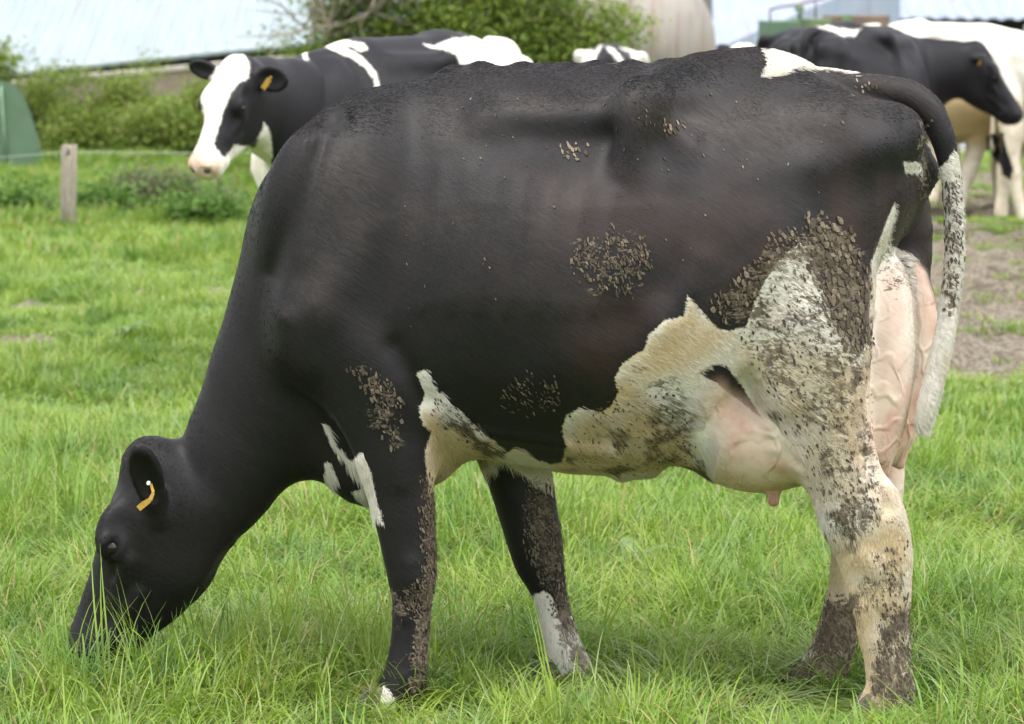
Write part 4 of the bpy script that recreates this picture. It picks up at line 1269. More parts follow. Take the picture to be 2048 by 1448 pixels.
def tuft_mesh(name, mat, nb, rad, lmin, lmax, wd, droop, seg=5, straw=.06, seed=0):
    r = np.random.default_rng(seed)
    V = []; Fq = []; Cc = []
    for i in range(nb):
        a = r.random() * 2 * PI; rr = rad * math.sqrt(r.random())
        b = np.array([rr * math.cos(a), rr * math.sin(a), -.01])
        L = lmin + (lmax - lmin) * r.random() ** 1.3
        az = a + (r.random() - .5) * 2.6
        tilt = .08 + .5 * r.random() ** 1.5
        cur = droop * (.3 + 1.5 * r.random() ** 1.5)
        w0 = wd * (.55 + .8 * r.random())
        if r.random() < .12: w0 *= 1.6
        st = 1.0 if r.random() < straw else (0.0 if r.random() < .93 else .4)
        rd = r.random()
        tw = (r.random() - .5) * 1.6
        p = b.copy(); th = tilt; base = len(V)
        for k in range(seg + 1):
            t = k / seg
            d = np.array([math.cos(az) * math.sin(th), math.sin(az) * math.sin(th), math.cos(th)])
            sa = az + PI / 2 + tw * t
            s = np.array([math.cos(sa), math.sin(sa), .15 * math.sin(tw)])
            w_ = w0 * (1 - t ** 1.7) * (.75 + .25 * min(1, t * 5)) + .0002
            V.append(p - s * w_); V.append(p + s * w_)
            Cc.append((rd, t, st, 1)); Cc.append((rd, t, st, 1))
            p = p + d * L / seg
            th += cur / seg * (.5 + 1.3 * t)
        for k in range(seg):
            q = base + 2 * k
            Fq.append((q, q + 1, q + 3, q + 2))
    me = bpy.data.meshes.new(name)
    me.from_pydata([tuple(v) for v in V], [], Fq)
    me.polygons.foreach_set('use_smooth', np.ones(len(me.polygons), dtype=bool))
    at_ = me.attributes.new('blade', 'FLOAT_COLOR', 'POINT'); at_.data.foreach_set('color', np.array(Cc, np.float32).ravel())
    me.materials.append(mat)
    return me

def scatter(name, P, scale, kindidx, meshes, label=None):
    """one mesh of points whose geometry nodes put a tuft on every point"""
    n = len(P)
    me = bpy.data.meshes.new(name)
    me.vertices.add(n); me.vertices.foreach_set('co', P.astype(np.float32).ravel())
    rot = np.stack([(rng.random(n) - .5) * .3, (rng.random(n) - .5) * .3, rng.random(n) * 2 * PI], 1).astype(np.float32)
    a = me.attributes.new('rot', 'FLOAT_VECTOR', 'POINT'); a.data.foreach_set('vector', rot.ravel())
    a = me.attributes.new('scl', 'FLOAT_VECTOR', 'POINT'); a.data.foreach_set('vector', scale.astype(np.float32).ravel())
    a = me.attributes.new('idx', 'INT', 'POINT'); a.data.foreach_set('value', kindidx.astype(np.int32))
    me.update()
    o = link(bpy.data.objects.new(name, me))
    hid = []
    for m_ in meshes:
        t_ = bpy.data.objects.new(name + '_tuft', m_); hid.append(t_)
    cl = bpy.data.collections.new(name + '_tufts')
    for i, t_ in enumerate(hid):
        t_.name = '%s_tuft_%02d' % (name, i); cl.objects.link(t_)
    ng = bpy.data.node_groups.new(name + '_scatter', 'GeometryNodeTree')
    ng.interface.new_socket('Geometry', in_out='INPUT', socket_type='NodeSocketGeometry')
    ng.interface.new_socket('Geometry', in_out='OUTPUT', socket_type='NodeSocketGeometry')
    N_ = ng.nodes; L_ = ng.links
    gi, go = N_.new('NodeGroupInput'), N_.new('NodeGroupOutput')
    ci = N_.new('GeometryNodeCollectionInfo'); ci.inputs[0].default_value = cl; ci.inputs[1].default_value = True; ci.inputs[2].default_value = True
    ip = N_.new('GeometryNodeInstanceOnPoints'); ip.inputs['Pick Instance'].default_value = True
    def na(nm, ty):
        x = N_.new('GeometryNodeInputNamedAttribute'); x.data_type = ty; x.inputs[0].default_value = nm; return x.outputs[0]
    L_.new(gi.outputs[0], ip.inputs['Points']); L_.new(ci.outputs[0], ip.inputs['Instance'])
    L_.new(na('idx', 'INT'), ip.inputs['Instance Index'])
    er = N_.new('FunctionNodeEulerToRotation'); L_.new(na('rot', 'FLOAT_VECTOR'), er.inputs[0]); L_.new(er.outputs[0], ip.inputs['Rotation'])
    L_.new(na('scl', 'FLOAT_VECTOR'), ip.inputs['Scale'])
    L_.new(ip.outputs[0], go.inputs[0])
    md = o.modifiers.new('scatter', 'NODES'); md.node_group = ng
    props(o, label, kind='stuff')
    return o

def height_field(x, y):
    P = np.stack([x, y], 1)
    h = .26 + .80 * vnoise(P, 2.0, 31) ** 1.4 + .36 * vnoise(P, 6, 32)
    h *= 1 - .30 * np.clip((7.35 - y) / .5, 0, 1)
    h = np.maximum(h, .13 + .08 * rng.random(len(x)))
    h = np.where(rng.random(len(x)) < .05, h * 1.5 + .12, h)
    # the tall tuft round the cow's muzzle
    h += .55 * np.exp(-(((x + .84) / .22) ** 2 + ((y - 7.25) / .25) ** 2))
    for (cx, cy, r) in ((-.29, 7.24, .17), (-.27, 7.02, .24), (.13, 7.60, .18), (.13, 7.35, .2), (.85, 7.15, .24), (.68, 7.5, .2), (.66, 7.2, .22), (-2.95, 22.0, 1.0), (.13, 7.45, .16), (.72, 7.42, .16), (.62, 7.3, .2)):
        h *= 1 - .58 * np.exp(-(((x - cx) / r) ** 2 + ((y - cy) / r) ** 2))
    return h

def grass():
    mt = grass_material()
    tall = [tuft_mesh('grass_tall', mt, 24, .045, .09, .26, .0023, 2.0, 7, .06, 100 + i) for i in range(10)]
    mid = [tuft_mesh('grass_mid', mt, 30, .075, .07, .17, .0034, 1.4, 4, .04, 200 + i) for i in range(8)]
    far = [tuft_mesh('grass_far', mt, 46, .13, .06, .16, .0062, 1.3, 3, .04, 300 + i) for i in range(6)]
    turf = [tuft_mesh('grass_low', mt, 34, .10, .025, .065, .0045, 1.3, 3, .10, 400 + i) for i in range(6)]
    def pts(y0, y1, dens, marg):
        k = F / 1024.0
        area_w = 2 * (y1 / k + marg)
        n = int(area_w * (y1 - y0) * dens)
        x = (rng.random(n) - .5) * area_w; y = y0 + (y1 - y0) * rng.random(n)
        ok = np.abs(x) < y / k + marg
        return x[ok], y[ok]
    P = []; S = []; I = []
    def add(x, y, s, sz, i0, n):
        P.append(np.stack([x, y, gz(x, y)], 1)); S.append(np.stack([s, s, sz], 1)); I.append(i0 + rng.integers(0, n, len(x)))
    x, y = pts(6.0, 11.5, 430, 1.3)
    h = height_field(x, y)
    add(x, y, .8 + .4 * rng.random(len(x)), h * (.8 + .4 * rng.random(len(x))), 0, 10)
    x, y = pts(11.3, 20, 230, 1.7)
    s = soil_amount(x, y); keep = rng.random(len(x)) > s * 1.3
    x, y, s = x[keep], y[keep], s[keep]
    h = height_field(x, y) * (.75 - .35 * s)
    add(x, y, .8 + .4 * rng.random(len(x)), h * (.7 + .5 * rng.random(len(x))), 10, 8)
    x, y = pts(20, 37, 95, 2.4)
    s = soil_amount(x, y); keep = rng.random(len(x)) > s * 1.3
    x, y, s = x[keep], y[keep], s[keep]
    u = 1024 + F * x / y
    short = np.clip((u - 1500) / 200, 0, 1)
    h = height_field(x, y) * (1.15 - .75 * short - .3 * s)
    add(x, y, .8 + .5 * rng.random(len(x)), h * (.7 + .5 * rng.random(len(x))), 18, 6)
    # low turf on the trodden ground
    x, y = pts(12.5, 32, 60, 1.6)
    s = soil_amount(x, y); keep = (s > .02) & (rng.random(len(x)) > s * .75)
    x, y = x[keep], y[keep]
    add(x, y, .6 + .6 * rng.random(len(x)), .6 + .8 * rng.random(len(x)), 24, 6)
    scatter('grass', np.concatenate(P), np.concatenate(S), np.concatenate(I), tall + mid + far + turf)

if not ONLY or 'ground' in ONLY:
    ground()
    grass()
    print('ground', round(_t.time() - _t0, 1))

# ------------------------------------------------------------------ shrubs
def leaf_material(name, c1, c2, c3):
    m, nt_, out = newmat(name); t = NT(nt_)
    a = t.attr('leaf'); c = t.n('ShaderNodeSeparateColor'); t.set(c.inputs[0], a.outputs['Color'])
    g = t.mix(c.outputs[0], c1, c2); g = t.mix(c.outputs[1], g, c3)
    b = t.n('ShaderNodeBsdfPrincipled'); t.set(b.inputs['Base Color'], g); b.inputs['Roughness'].default_value = .5; b.inputs['Specular IOR Level'].default_value = .35
    tr = t.n('ShaderNodeBsdfTranslucent'); t.set(tr.inputs[0], g)
    ms = t.n('ShaderNodeMixShader'); ms.inputs[0].default_value = .42
    nt_.links.new(b.outputs[0], ms.inputs[1]); nt_.links.new(tr.outputs[0], ms.inputs[2]); nt_.links.new(ms.outputs[0], out.inputs[0]); return m
M_leaf = leaf_material('leaves_green', (.115, .19, .030), (.26, .35, .060), (.28, .25, .10))
M_leafdark = leaf_material('leaves_nettle', (.075, .155, .025), (.13, .24, .04), (.16, .20, .09))
M_weed = leaf_material('leaves_grey', (.12, .17, .06), (.17, .22, .10), (.20, .17, .10))
M_bark = flatmat('bark', (.16, .13, .10), .9, .4, 12)
M_twig = flatmat('bare_twigs', (.30, .26, .20), .9, .35, 12)

def shrub(name, label, cat, base, blobs, nleaf, ls, mat, group=None, stems=7, bare=0, tint=.15, twigs=None):
    """blobs: (dx, dy, z, rx, ry, rz) relative to base; leaves sit in clumps along twigs inside the blobs"""
    root = empty(name, base, 0, label, cat, group)
    blobs = np.array(blobs, float); vol = blobs[:, 3] * blobs[:, 4] * blobs[:, 5]; vol /= vol.sum()
    # clump centres on the outer part of every blob
    nc = max(40, nleaf // 26)
    k = rng.choice(len(blobs), nc, p=vol)
    d = rng.normal(size=(nc, 3)); d /= np.linalg.norm(d, axis=1)[:, None]
    r = .40 + .60 * rng.random(nc) ** .6
    Cn = blobs[k, :3] + d * blobs[k, 3:] * r[:, None]
    Cn = Cn[Cn[:, 2] > .05]
    nz = vnoise(Cn + 20, 2.6, 41); Cn = Cn[nz > .40]
    ct = rng.random(len(Cn))
    kk = rng.integers(0, len(Cn), nleaf)
    sp_ = ls * 2.5
    P = Cn[kk] + rng.normal(size=(nleaf, 3)) * sp_ * [1, 1, .8]
    P[:, 2] = np.maximum(P[:, 2], .02)
    A_ = rng.normal(size=(nleaf, 3)); A_[:, 2] = A_[:, 2] * .6 - .25; A_ /= np.linalg.norm(A_, axis=1)[:, None]
    B_ = np.cross(A_, rng.normal(size=(nleaf, 3)) + [0, 0, 1.5]); B_ /= np.linalg.norm(B_, axis=1)[:, None]
    s = (ls * (.6 + .8 * rng.random(nleaf)))[:, None]
    nn = np.cross(A_, B_)
    V = np.stack([P - A_ * s * .5, P + B_ * s * .30 + nn * s * .06, P + A_ * s * .55, P - B_ * s * .30 + nn * s * .06], 1).reshape(-1, 3)
    Q = np.arange(nleaf * 4).reshape(-1, 4)
    lc = np.zeros((nleaf, 4)); lc[:, 0] = np.clip(ct[kk] * .6 + rng.random(nleaf) * .5, 0, 1); lc[:, 1] = (rng.random(nleaf) < tint) * rng.random(nleaf); lc[:, 3] = 1
    mesh_np('foliage', V, Q, mat, root, True, None, {'leaf': np.repeat(lc, 4, axis=0)})
    m = MB()
    for i in range(stems):
        b0 = Vector((rng.normal() * .12 * blobs[:, 3].max(), rng.normal() * .08, -.03))
        for j in range(5):
            tgt = Vector(Cn[rng.integers(0, len(Cn))])
            mid_ = b0.lerp(tgt, .5) + Vector((rng.normal() * .08, rng.normal() * .08, .12))
            m.tube([b0, b0.lerp(mid_, .5), mid_, mid_.lerp(tgt, .55) + Vector((rng.normal() * .03, 0, rng.normal() * .03)), tgt], [.020, .016, .011, .007, .003], 5, False)
    m.build('branches', M_bark, root, True)
    if twigs:
        m = MB()
        for (x, z, n, L_) in twigs:
            for i in range(n):
                p0 = Vector((x + rng.normal() * .15, rng.normal() * .25 - .2, z + rng.normal() * .1))
                ang = rng.normal() * .7 + .2
                d_ = Vector((math.sin(ang), rng.normal() * .3, math.cos(ang))).normalized()
                p1 = p0 + d_ * L_ * .5 + Vector((rng.normal() * .05, 0, 0)); p2 = p1 + (d_ + Vector((rng.normal() * .4, 0, rng.normal() * .3))) * L_ * .5
                m.tube([p0, p1, p2], [.012, .008, .003], 5, False)
                for q in range(3):
                    e = p1 + Vector((rng.normal() * .22, rng.normal() * .1, rng.normal() * .2)); m.tube([p0.lerp(p1, .3 + .25 * q), e], [.006, .002], 4, False)
        m.build('bare_twigs', M_twig, root, True)
    return root

def shrubs():
    def bl(us, Y):      # pixel ellipses (u, v, ru, rv, depth offset) to blobs relative to the base
        r = []
        k = Y / F
        for (u, v, ru, rv, dy) in us:
            p = at(u, v, Y); r.append((p.x, dy, p.z, ru * k, max(ru, rv) * k * .8, rv * k))
        return r
    def mk(name, label, cat, ell, Y, **kw):
        B = bl(ell, Y); cx = np.mean([b[0] for b in B])
        B = [(b[0] - cx, *b[1:]) for b in B]
        gzv = float(gz(np.array([cx]), np.array([Y]))[0])
        return shrub(name, label, cat, (cx, Y, gzv), B, mat=kw.pop('mat', M_leaf), **kw)
    mk('hawthorn_bush', 'big loose yellow green bush behind the cows, bare twigs at its left', 'bush',
       [(620, 70, 80, 70, 0), (700, 10, 110, 90, .3), (820, 0, 120, 110, 0), (930, 30, 110, 100, -.2), (1050, 0, 120, 110, .1), (1150, 40, 100, 90, 0), (1245, 90, 55, 60, -.2), (560, 110, 50, 45, 0), (700, 110, 120, 80, .2), (900, 130, 180, 90, 0), (1110, 130, 150, 80, 0), (760, -90, 150, 90, 0), (1000, -110, 150, 90, 0), (700, 250, 150, 110, 0), (900, 260, 200, 110, 0), (1130, 260, 150, 110, 0)],
       30.0, nleaf=85000, ls=.046, stems=12, tint=.12, twigs=[(-1.15, 1.35, 16, .6), (-.75, 1.5, 12, .6), (-.2, 1.5, 5, .5)])
    mk('bramble_bush', 'olive bramble bush in the hedge directly left of the blazed cow head, below the wall', 'bush',
       [(330, 210, 60, 45, 0), (400, 225, 60, 55, .1), (450, 240, 70, 70, 0), (350, 265, 110, 50, -.2), (300, 180, 40, 30, 0), (345, 160, 26, 16, .2), (285, 160, 10, 22, .1), (390, 290, 60, 35, -.4), (290, 300, 50, 25, -.4)], 33.0, nleaf=27000, ls=.042, tint=.3, group='bramble bushes of the hedge', stems=6)
    mk('bramble_bush', 'olive bramble bush behind the fence post, long shoots on top', 'bush',
       [(170, 225, 60, 50, 0), (235, 215, 60, 45, .1), (215, 270, 85, 38, -.2), (130, 175, 35, 28, 0), (95, 190, 26, 34, .2), (215, 160, 10, 30, 0), (296, 135, 9, 26, .1), (160, 165, 34, 18, 0), (130, 260, 50, 50, 0), (220, 185, 50, 16, .1), (170, 300, 40, 22, -.4)], 33.4, nleaf=27000, ls=.042, tint=.3, group='bramble bushes of the hedge', stems=6)
    mk('bramble_bush', 'small yellow green bramble at the left edge, hanging over the top of the green tank', 'bush',
       [(0, 135, 30, 32, 0), (-40, 150, 40, 40, 0), (30, 165, 22, 22, 0), (60, 230, 22, 60, .3), (85, 290, 20, 40, .3)], 33.8, nleaf=5000, ls=.05, tint=.2, group='bramble bushes of the hedge', stems=4)
    mk('ivy_growth', 'low green growth along the top of the brown wall under the shed eaves', 'plant',
       [(260, 122, 60, 9, 0), (380, 112, 60, 9, 0), (460, 108, 40, 8, 0)], 39.2, nleaf=3500, ls=.05, mat=M_leafdark, stems=2)
    # weeds along the fence
    mk('weed_clump', 'bushy grey green weed clump right of the fence post', 'plant', [(250, 375, 60, 38, 0), (310, 385, 75, 45, -.1), (380, 395, 70, 45, 0), (430, 400, 40, 40, 0)], 25.5, nleaf=9000, ls=.035, mat=M_weed, tint=.5, stems=4, group='weed clumps along the fence')
    mk('weed_clump', 'low bright green nettle clump left of the fence post', 'plant', [(40, 430, 45, 25, 0), (85, 440, 30, 20, -.1)], 24.0, nleaf=2600, ls=.045, mat=M_leafdark, tint=.05, stems=3, group='weed clumps along the fence')
    mk('weed_clump', 'bright green nettle clump at the foot of the fence post, to its right', 'plant', [(190, 415, 40, 24, 0), (240, 425, 35, 20, -.1)], 24.4, nleaf=2600, ls=.045, mat=M_leafdark, tint=.05, stems=3, group='weed clumps along the fence')
    mk('weed_clump', 'dark green weed clump against the neck of the grazing cow', 'plant', [(390, 445, 45, 25, 0), (450, 440, 40, 25, -.1)], 23.4, nleaf=2600, ls=.045, mat=M_leafdark, tint=.1, stems=3, group='weed clumps along the fence')

def dock_plant(u, v, label, n, size, seed):
    r = np.random.default_rng(seed); Y = CAMH * F / (v - 10.0); p = at(u, v, Y)
    root = empty('dock_plant', (p.x, Y, float(gz(np.array([p.x]), np.array([Y]))[0])), r.random() * 6, label, 'plant', 'broad leaved weeds in the grass')
    for i in range(n):
        az = 2 * PI * i / n + r.random() * .6; L_ = size * (.7 + .5 * r.random()); V = []; Q = []; cc = []; m = 9
        q = np.array([0., 0., .01]); th = .25 + .5 * r.random()
        for k in range(m + 1):
            t = k / m; d = np.array([math.cos(az) * math.sin(th), math.sin(az) * math.sin(th), math.cos(th)]); s_ = np.array([-math.sin(az), math.cos(az), 0])
            w_ = (.012 if t < .15 else L_ * .15 * math.sin(PI * min(1, (t - .1) / .9) ** .8)) + .001
            for j in (-1, -.5, 0, .5, 1):
                V.append(q + s_ * w_ * j + np.array([0, 0, 1]) * (abs(j) * w_ * .35 + math.sin(t * 22 + j * 3) * .002 * abs(j))); cc.append((.35 + .6 * r.random() * .5 + (.3 if j == 0 else 0), .1, 0, 1))
            q = q + d * L_ / m; th += .14 + .12 * r.random()
        for k in range(m):
            for j in range(4): Q.append((k * 5 + j, k * 5 + j + 1, (k + 1) * 5 + j + 1, (k + 1) * 5 + j))
        mesh_np('leaf', V, Q, M_dock, root, True, None, {'leaf': np.array(cc)})

M_dock = leaf_material('leaves_dock', (.10, .20, .05), (.28, .38, .17), (.20, .24, .10))

def docks():
    dock_plant(1262, 1165, 'pale broad leaved dock in the grass between the fore and hind legs', 7, .17, 1)
    dock_plant(1150, 1010, 'small broad leaved dock in the grass just behind the far fore leg', 5, .13, 2)
    dock_plant(1960, 985, 'broad leaved dock in the grass at the right, behind the tail tip', 6, .14, 3)
    dock_plant(250, 690, 'broad leaved dock in the open grass left of the grazing cow', 6, .16, 4)

# ------------------------------------------------------------------ fence, tanks, wall, sheds
def roof_material(name, c1, c2, pitch, axis_deg=0.0):
    m, nt_, out = newmat(name); t = NT(nt_)
    tc = t.n('ShaderNodeTexCoord'); ob = tc.outputs['Object']
    n = t.noise(t.mapping(ob, (3, .4, .4)), 2.2, 4); n2 = t.noise(ob, 1.2, 4, .6)
    c = t.mix(t.ramp(n.outputs[0], .35, .7), c1, c2); c = t.mix(t.ramp(n2.outputs[0], .55, .8, 0, .35), c, tuple(x * .82 for x in c2))
    sx = t.n('ShaderNodeSeparateXYZ'); t.set(sx.inputs[0], ob)
    fr_ = t.math('FRACT', t.math('DIVIDE', t.math('ADD', sx.outputs[0], t.math('MULTIPLY', n2.outputs[0], .02)), 1.02))
    c = t.mix(t.math('MULTIPLY', t.math('LESS_THAN', fr_, .035), .35), c, (.26, .18, .15))
    b = t.n('ShaderNodeBsdfPrincipled'); t.set(b.inputs['Base Color'], c); b.inputs['Roughness'].default_value = .8; b.inputs['Specular IOR Level'].default_value = .1
    nt_.links.new(b.outputs[0], out.inputs[0]); return m

def corrugated(name, A, B, up, run, mat, parent, wave=.15, amp=.018, origin=Vector((0, 0, 0))):
    """a corrugated sheet: eave A-B, rising by vector up over run metres; real waves and thickness"""
    A, B = Vector(A), Vector(B); e = (B - A); L = e.length; ex = e / L; upn = Vector(up).normalized(); nn = ex.cross(upn).normalized()
    if nn.z < 0: nn = -nn
    n = int(L / wave * 6); V = []; Q = []
    for side in (0, 1):
        for i in range(n + 1):
            o = nn * (amp * math.sin(2 * PI * i / 6) - side * .02)
            p = A + ex * (L * i / n) + o - origin
            V.append(p); V.append(p + upn * run)
    m2 = 2 * (n + 1)
    for i in range(n):
        Q.append((2 * i, 2 * i + 2, 2 * i + 3, 2 * i + 1)); Q.append((m2 + 2 * i, m2 + 2 * i + 1, m2 + 2 * i + 3, m2 + 2 * i + 2))
        Q.append((2 * i, m2 + 2 * i, m2 + 2 * i + 2, 2 * i + 2)); Q.append((2 * i + 1, 2 * i + 3, m2 + 2 * i + 3, m2 + 2 * i + 1))
    Q.append((0, 1, m2 + 1, m2)); Q.append((2 * n, m2 + 2 * n, m2 + 2 * n + 1, 2 * n + 1))
    return mesh_np(name, V, Q, mat, parent, False)

def farmyard():
    Mpost = flatmat('weathered_wood', (.36, .32, .25), .85, .4, 14, stretch=(6, 6, .6), bump=.5)
    Mwire = simple('galvanised_wire', (.42, .45, .42), .4)
    Mgreen = flatmat('green_paint', (.085, .15, .092), .6, .25, 3, col2=(.11, .175, .115), bump=.05)
    Mgreen2 = flatmat('faded_green_paint', (.11, .18, .09), .6, .3, 5, col2=(.19, .24, .13), bump=.05)
    Mrust = flatmat('rusty_steel', (.22, .15, .11), .8, .4, 6, col2=(.13, .10, .085))
    Mconc = flatmat('old_concrete', (.24, .195, .155), .9, .3, 3, col2=(.19, .15, .12))
    Mcap = flatmat('wall_coping', (.42, .38, .32), .9, .3, 4)
    Mroof = roof_material('pale_blue_roof_sheet', (.31, .355, .385), (.275, .32, .35), 0)
    Mroof2 = roof_material('pale_grey_roof_sheet', (.31, .35, .43), (.27, .31, .40), 0)
    Mdark = simple('dark_shed_cladding', (.045, .04, .04), .9)
    Mwhite = simple('white_painted_steel', (.7, .7, .72), .6)
    # fence: posts and one strand of wire
    Yf = 22.9
    fr = empty('wire_fence', (-3.2, Yf, 0), 0, 'electric fence with one thin wire and a weathered round wooden post, left', 'fence')
    def fpost(u, Y, r=.058, top=290, lean=.02):
        p = at(u, top, Y); g = float(gz(np.array([p.x]), np.array([Y]))[0]); m = MB()
        m.tube([(p.x - fr.location.x, Y - Yf, g - .15), (p.x - fr.location.x + lean * .3, Y - Yf, .4 * p.z), (p.x - fr.location.x + lean, Y - Yf, p.z - .01), (p.x - fr.location.x + lean, Y - Yf, p.z)], [r * 1.06, r, r * .97, r * .88], 14)
        m.build('post', Mpost, fr, True)
        return Vector((p.x - fr.location.x + lean, Y - Yf - r, p.z - .045))
    tops = [fpost(-900, 22.2, top=330), fpost(133, Yf), fpost(1010, 25.3, top=262)]
    m = MB()
    for a, b in zip(tops[:-1], tops[1:]):
        n = 16
        m.tube([a.lerp(b, i / n) + Vector((0, 0, -.05 * math.sin(PI * i / n))) for i in range(n + 1)], .0026, 5)
    m.build('wire', Mwire, fr, True)
    m = MB(); m.tube([tops[1] + Vector((0, .012, -.02)), tops[1] + Vector((0, .012, .025))], .014, 8); m.build('insulator', simple('insulator', (.05, .05, .05), .4), fr, True)
    # green tank with a sloping side at the left edge
    Yt = 31.0
    pr = [at(-260, 350, Yt), at(92, 350, Yt), at(86, 318, Yt), at(76, 275, Yt), at(62, 228, Yt), at(46, 190, Yt), at(30, 170, Yt), at(10, 164, Yt), at(-260, 162, Yt)]
    o0 = Vector((pr[0].x, Yt, 0)); root = empty('green_tank', o0, 0, 'green sheet metal tank with a sloping side at the left edge, before the hedge', 'tank')
    V = [p - o0 for p in pr] + [p - o0 + Vector((-.25, .7, 0)) for p in pr]
    g0 = float(gz(np.array([o0.x]), np.array([Yt]))[0])
    for i in (0, 1, 9, 10): V[i].z = g0 - .03
    n = 9
    mesh_np('shell', V, [tuple(range(n))] + [tuple(n + i for i in range(n))[::-1]] + [(i, n + i, n + (i + 1) % n, (i + 1) % n) for i in range(n)], Mgreen, root, False)
    Mrib = flatmat('pale_green_rib', (.22, .34, .22), .6)
    for (ua, ub) in ((2, 14), (-120, -100)):
        m = MB(); a, b = at(ua, 172, Yt) - o0, at(ub, 342, Yt) - o0; a.y = b.y = -.012
        m.tube([a, b], .012, 6); m.build('rib', Mrib, root, True)
    # low concrete wall
    A, B = at(-150, 178, 37.5), at(900, 82, 40.5)
    o0 = Vector((A.x, A.y, -2.2)); root = empty('low_wall', o0, 0, 'low brown concrete wall with a paler coping between hedge and shed roof', 'wall')
    d = (B - A).normalized(); ang = math.atan2(d.y, d.x)
    def wallpart(name, z0, z1, th, mat):
        nrm = Vector((-math.sin(ang), math.cos(ang), 0)) * th / 2
        V = []
        for P_ in (A, B):
            for s in (-1, 1):
                for zz in (z0, z1): 
                    q = P_ + nrm * s - o0; q.z = (P_.z + zz if zz > -1 else -2.3) - o0.z; V.append(q)
        mesh_np(name, V, [(0, 1, 5, 4), (2, 6, 7, 3), (0, 2, 3, 1), (4, 5, 7, 6), (1, 3, 7, 5), (0, 4, 6, 2)], mat, root, False)
    wallpart('wall_face', -5, -.05, .2, Mconc); wallpart('coping', -.05, 0, .26, Mcap)
    # shed with a pale blue roof, upper left
    A, B = at(-260, 170, 39.3), at(1150, 26, 44.5)
    o0 = Vector((A.x, A.y + .5, -2.2)); root = empty('blue_roofed_shed', o0, 0, 'long low shed with a pale blue sheet roof and grey gutter, upper left', 'shed')
    corrugated('roof', A, B, (.02, 1, .34), 6.5, Mroof, root, origin=o0)
    m = MB(); m.tube([A - o0 + Vector((0, -.05, -.035)), B - o0 + Vector((0, -.05, -.035))], .055, 8); m.build('gutter', flatmat('grey_gutter', (.36, .42, .44), .5), root, True)
    V = []
    for P_ in (A, B):
        for dy in (.35, .5):
            V += [Vector((P_.x, P_.y + dy, P_.z - .02)) - o0, Vector((P_.x, P_.y + dy, -2.3)) - o0]
    mesh_np('wall', V, [(0, 1, 5, 4), (2, 6, 7, 3), (0, 4, 6, 2), (1, 3, 7, 5), (0, 2, 3, 1), (4, 5, 7, 6)], Mdark, root, False)
    # rusty cream tank
    Yk = 36.5; s = F / Yk
    cx = at(1432, 90, Yk).x; cz = 1.16; R_ = .92; L_ = 2.6
    root = empty('steel_tank', (cx - 1.4, Yk, float(gz(np.array([cx]), np.array([Yk]))[0])), 0, 'big cream cylindrical steel tank streaked with rust behind the bush', 'tank')
    prof = [(cx - .0, 0.0), (cx - .025, .2), (cx - .08, .38), (cx - .17, .53), (cx - .30, .68), (cx - .46, .79), (cx - .68, .88), (cx - .95, R_), (cx - L_ + .36, R_), (cx - L_ + .2, .83), (cx - L_, 0.0)]
    V = []; Q = []; n = 64; o0 = root.location
    for (x, r) in prof:
        for k in range(n):
            a = 2 * PI * k / n; V.append((x - o0.x, r * math.cos(a), cz + r * math.sin(a) - o0.z))
    for i in range(len(prof) - 1):
        for k in range(n): Q.append((i * n + k, i * n + (k + 1) % n, (i + 1) * n + (k + 1) % n, (i + 1) * n + k))
    mt, nt_, out = newmat('rust_streaked_cream_paint'); t = NT(nt_)
    tc = t.n('ShaderNodeTexCoord'); ob = tc.outputs['Object']
    n1 = t.noise(t.mapping(ob, (9, 1, .5)), 1.6, 4, .65); n2 = t.noise(ob, 2.2, 4)
    c = t.mix(t.ramp(n1.outputs[0], .48, .70), (.27, .245, .215), (.20, .125, .085)); c = t.mix(t.ramp(n2.outputs[0], .45, .7, 0, .6), c, (.20, .185, .165))
    b = t.n('ShaderNodeBsdfPrincipled'); t.set(b.inputs['Base Color'], c); b.inputs['Roughness'].default_value = .6; nt_.links.new(b.outputs[0], out.inputs[0])
    mesh_np('shell', V, Q, mt, root, True)
    for xx in (cx - .96, cx - 1.7):
        m = MB(); ring = [Vector((xx - o0.x, (R_ + .01) * math.cos(2 * PI * k / 48), cz - o0.z + (R_ + .01) * math.sin(2 * PI * k / 48))) for k in range(49)]
        m.tube(ring, .018, 6, False); m.build('band', mt, root, True)
    for xx in (cx - .7, cx - 1.9):
        m = MB(); m.box((xx - o0.x, 0, .25), (.18, 1.5, .9)); m.build('cradle', Mrust, root)
    # green machine with a rail and a lamp
    Yg = 38.0
    a, b_ = at(1537, 42, Yg), at(1625, 200, Yg); zb = -.4
    root = empty('feed_trailer', (a.x, Yg, zb), 0, 'green and rust brown farm trailer with a pipe rail behind the black cows', 'trailer')
    o0 = root.location
    def bx(name, u0, v0, u1, zlow, y0, y1, mat):
        p, q = at(u0, v0, Yg), at(u1, v0, Yg); m = MB()
        m.box(((p.x + q.x) / 2 - o0.x, (y0 + y1) / 2, (p.z + zlow) / 2 - o0.z), (q.x - p.x, y1 - y0, p.z - zlow)); return m.build(name, mat, root, bevel=.01)
    bx('front_panel', 1537, 42, 1602, .3, -.05, 1.6, Mgreen)
    bx('side_panel', 1603, 38, 1668, .3, .05, 1.5, Mgreen2)
    bx('rusty_side', 1669, 31, 1780, .3, .0, 1.5, Mrust)
    bx('green_upright', 1682, 29, 1704, .3, -.06, -.005, Mgreen2)
    m = MB(); m.box((1.0, .7, .5), (1.6, .9, .35)); m.build('chassis', Mrust, root, bevel=.02)
    m = MB()
    for u in (1540, 1631):
        p = at(u, 20 if u < 1600 else 0, Yg); q = at(u, 42 if u < 1600 else 37, Yg); m.tube([q - o0, p - o0], .012, 6)
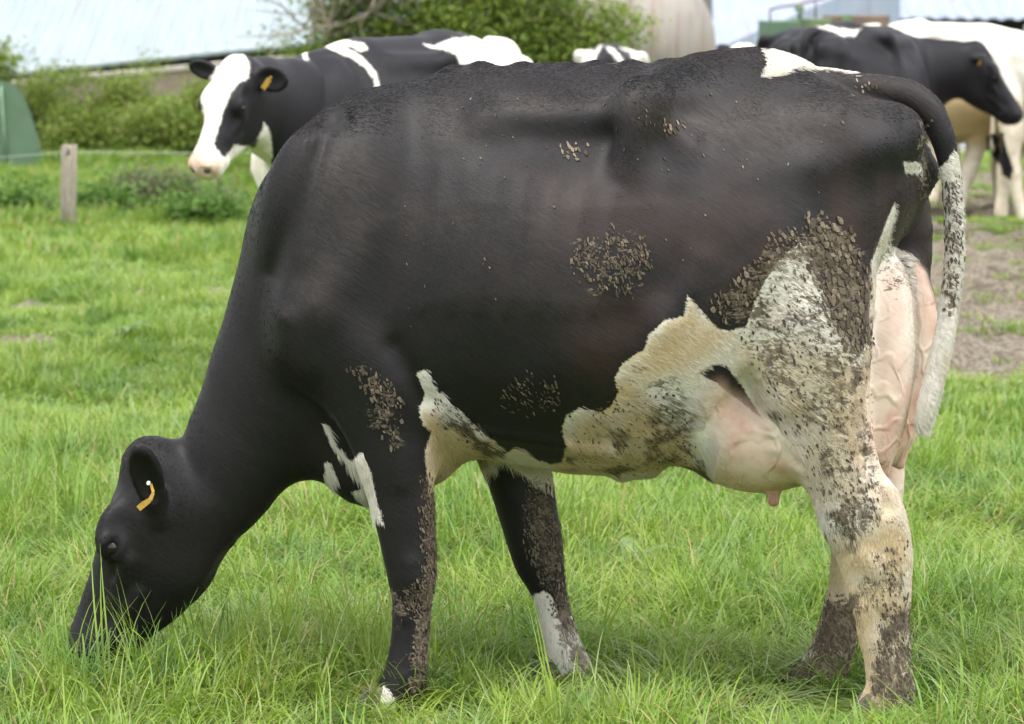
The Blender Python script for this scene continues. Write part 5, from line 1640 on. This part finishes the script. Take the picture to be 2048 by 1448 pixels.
    m.tube([at(1538, 20, Yg) - o0, at(1560, 14, Yg) - o0, at(1595, 9, Yg) - o0, at(1631, 0, Yg) - o0, at(1650, -3, Yg) - o0], .014, 6)
    m.build('pipe_rail', Mrust, root, True)
    m = MB(); m.tube([at(1600, 40, Yg) - o0, at(1600, 24, Yg) - o0], .03, 8); m.box(at(1599, 17, Yg) - o0, (.10, .12, .07)); m.build('lamp_housing', Mgreen2, root, bevel=.008)
    for k in (.55, 1.5):
        for yy in (-.02, 1.3):
            m = MB(); m.tube([(k, yy, .42), (k, yy + .22, .42)], [.40, .40], 28); m.build('wheel', Mdark, root)
    # barns
    Yb = 55.0
    A, B = at(1380, 98, Yb), at(1640, 88, Yb + 1.5)
    o0 = Vector((A.x, A.y + .5, -2.2)); root = empty('low_barn', o0, 0, 'low barn with a pale slanting roof and dark open side, centre right beyond the tank', 'barn')
    # roof seen in profile: verge climbing to the right
    r1 = [at(1425, 98, Yb), at(1445, 92, Yb), at(1640, 12, Yb + 1), at(1800, -60, Yb + 1), at(1800, 100, Yb + 1), at(1640, 96, Yb + .5)]
    V = [p - o0 for p in r1] + [p - o0 + Vector((.3, 5, 1.0)) for p in r1]
    n = 6
    mesh_np('roof', V, [tuple(range(n))] + [tuple(n + i for i in range(n))[::-1]] + [(i, n + i, n + (i + 1) % n, (i + 1) % n) for i in range(n)], Mroof2, root, False)
    m = MB(); p, q = at(1400, 99, Yb + .6), at(1800, 99, Yb + .6)
    m.box(((p.x + q.x) / 2 - o0.x, 1.5, (p.z - 2.3) / 2 - o0.z - .02), (q.x - p.x, 2.5, p.z + 2.3)); m.build('wall', Mdark, root)
    m = MB(); m.tube([at(1532, 84, Yb - .4) - o0, at(1512, 118, Yb - .4) - o0], .05, 6); m.build('brace', Mwhite, root)
    Yc = 62.0
    o0 = Vector((at(1700, 40, Yc).x, Yc + .5, -2.2)); root = empty('big_barn', o0, 0, 'large barn with a pale grey roof and dark gap under its eaves, top right', 'barn')
    A, B = at(1690, 34, Yc), at(2600, 42, Yc)
    corrugated('roof', A, B, (.0, 1, .30), 9, Mroof2, root, wave=.3, amp=.03, origin=o0)
    m = MB(); m.box(((A.x + B.x) / 2 - o0.x, 1.2, (A.z - 2.3) / 2 - o0.z - .03), (B.x - A.x, 2, A.z + 2.25)); m.build('wall', Mdark, root)
    m = MB()
    for u in (1800, 1932, 2060, 2190):
        p = at(u, 50, Yc - .1); m.box((p.x - o0.x, -.55, (p.z - 2.2) / 2 - o0.z), (.18, .14, p.z + 2.2))
    m.build('eave_posts', Mwhite, root)

if not ONLY or 'yard' in ONLY:
    shrubs()
    docks()
    farmyard()
    print('yard', round(_t.time() - _t0, 1))
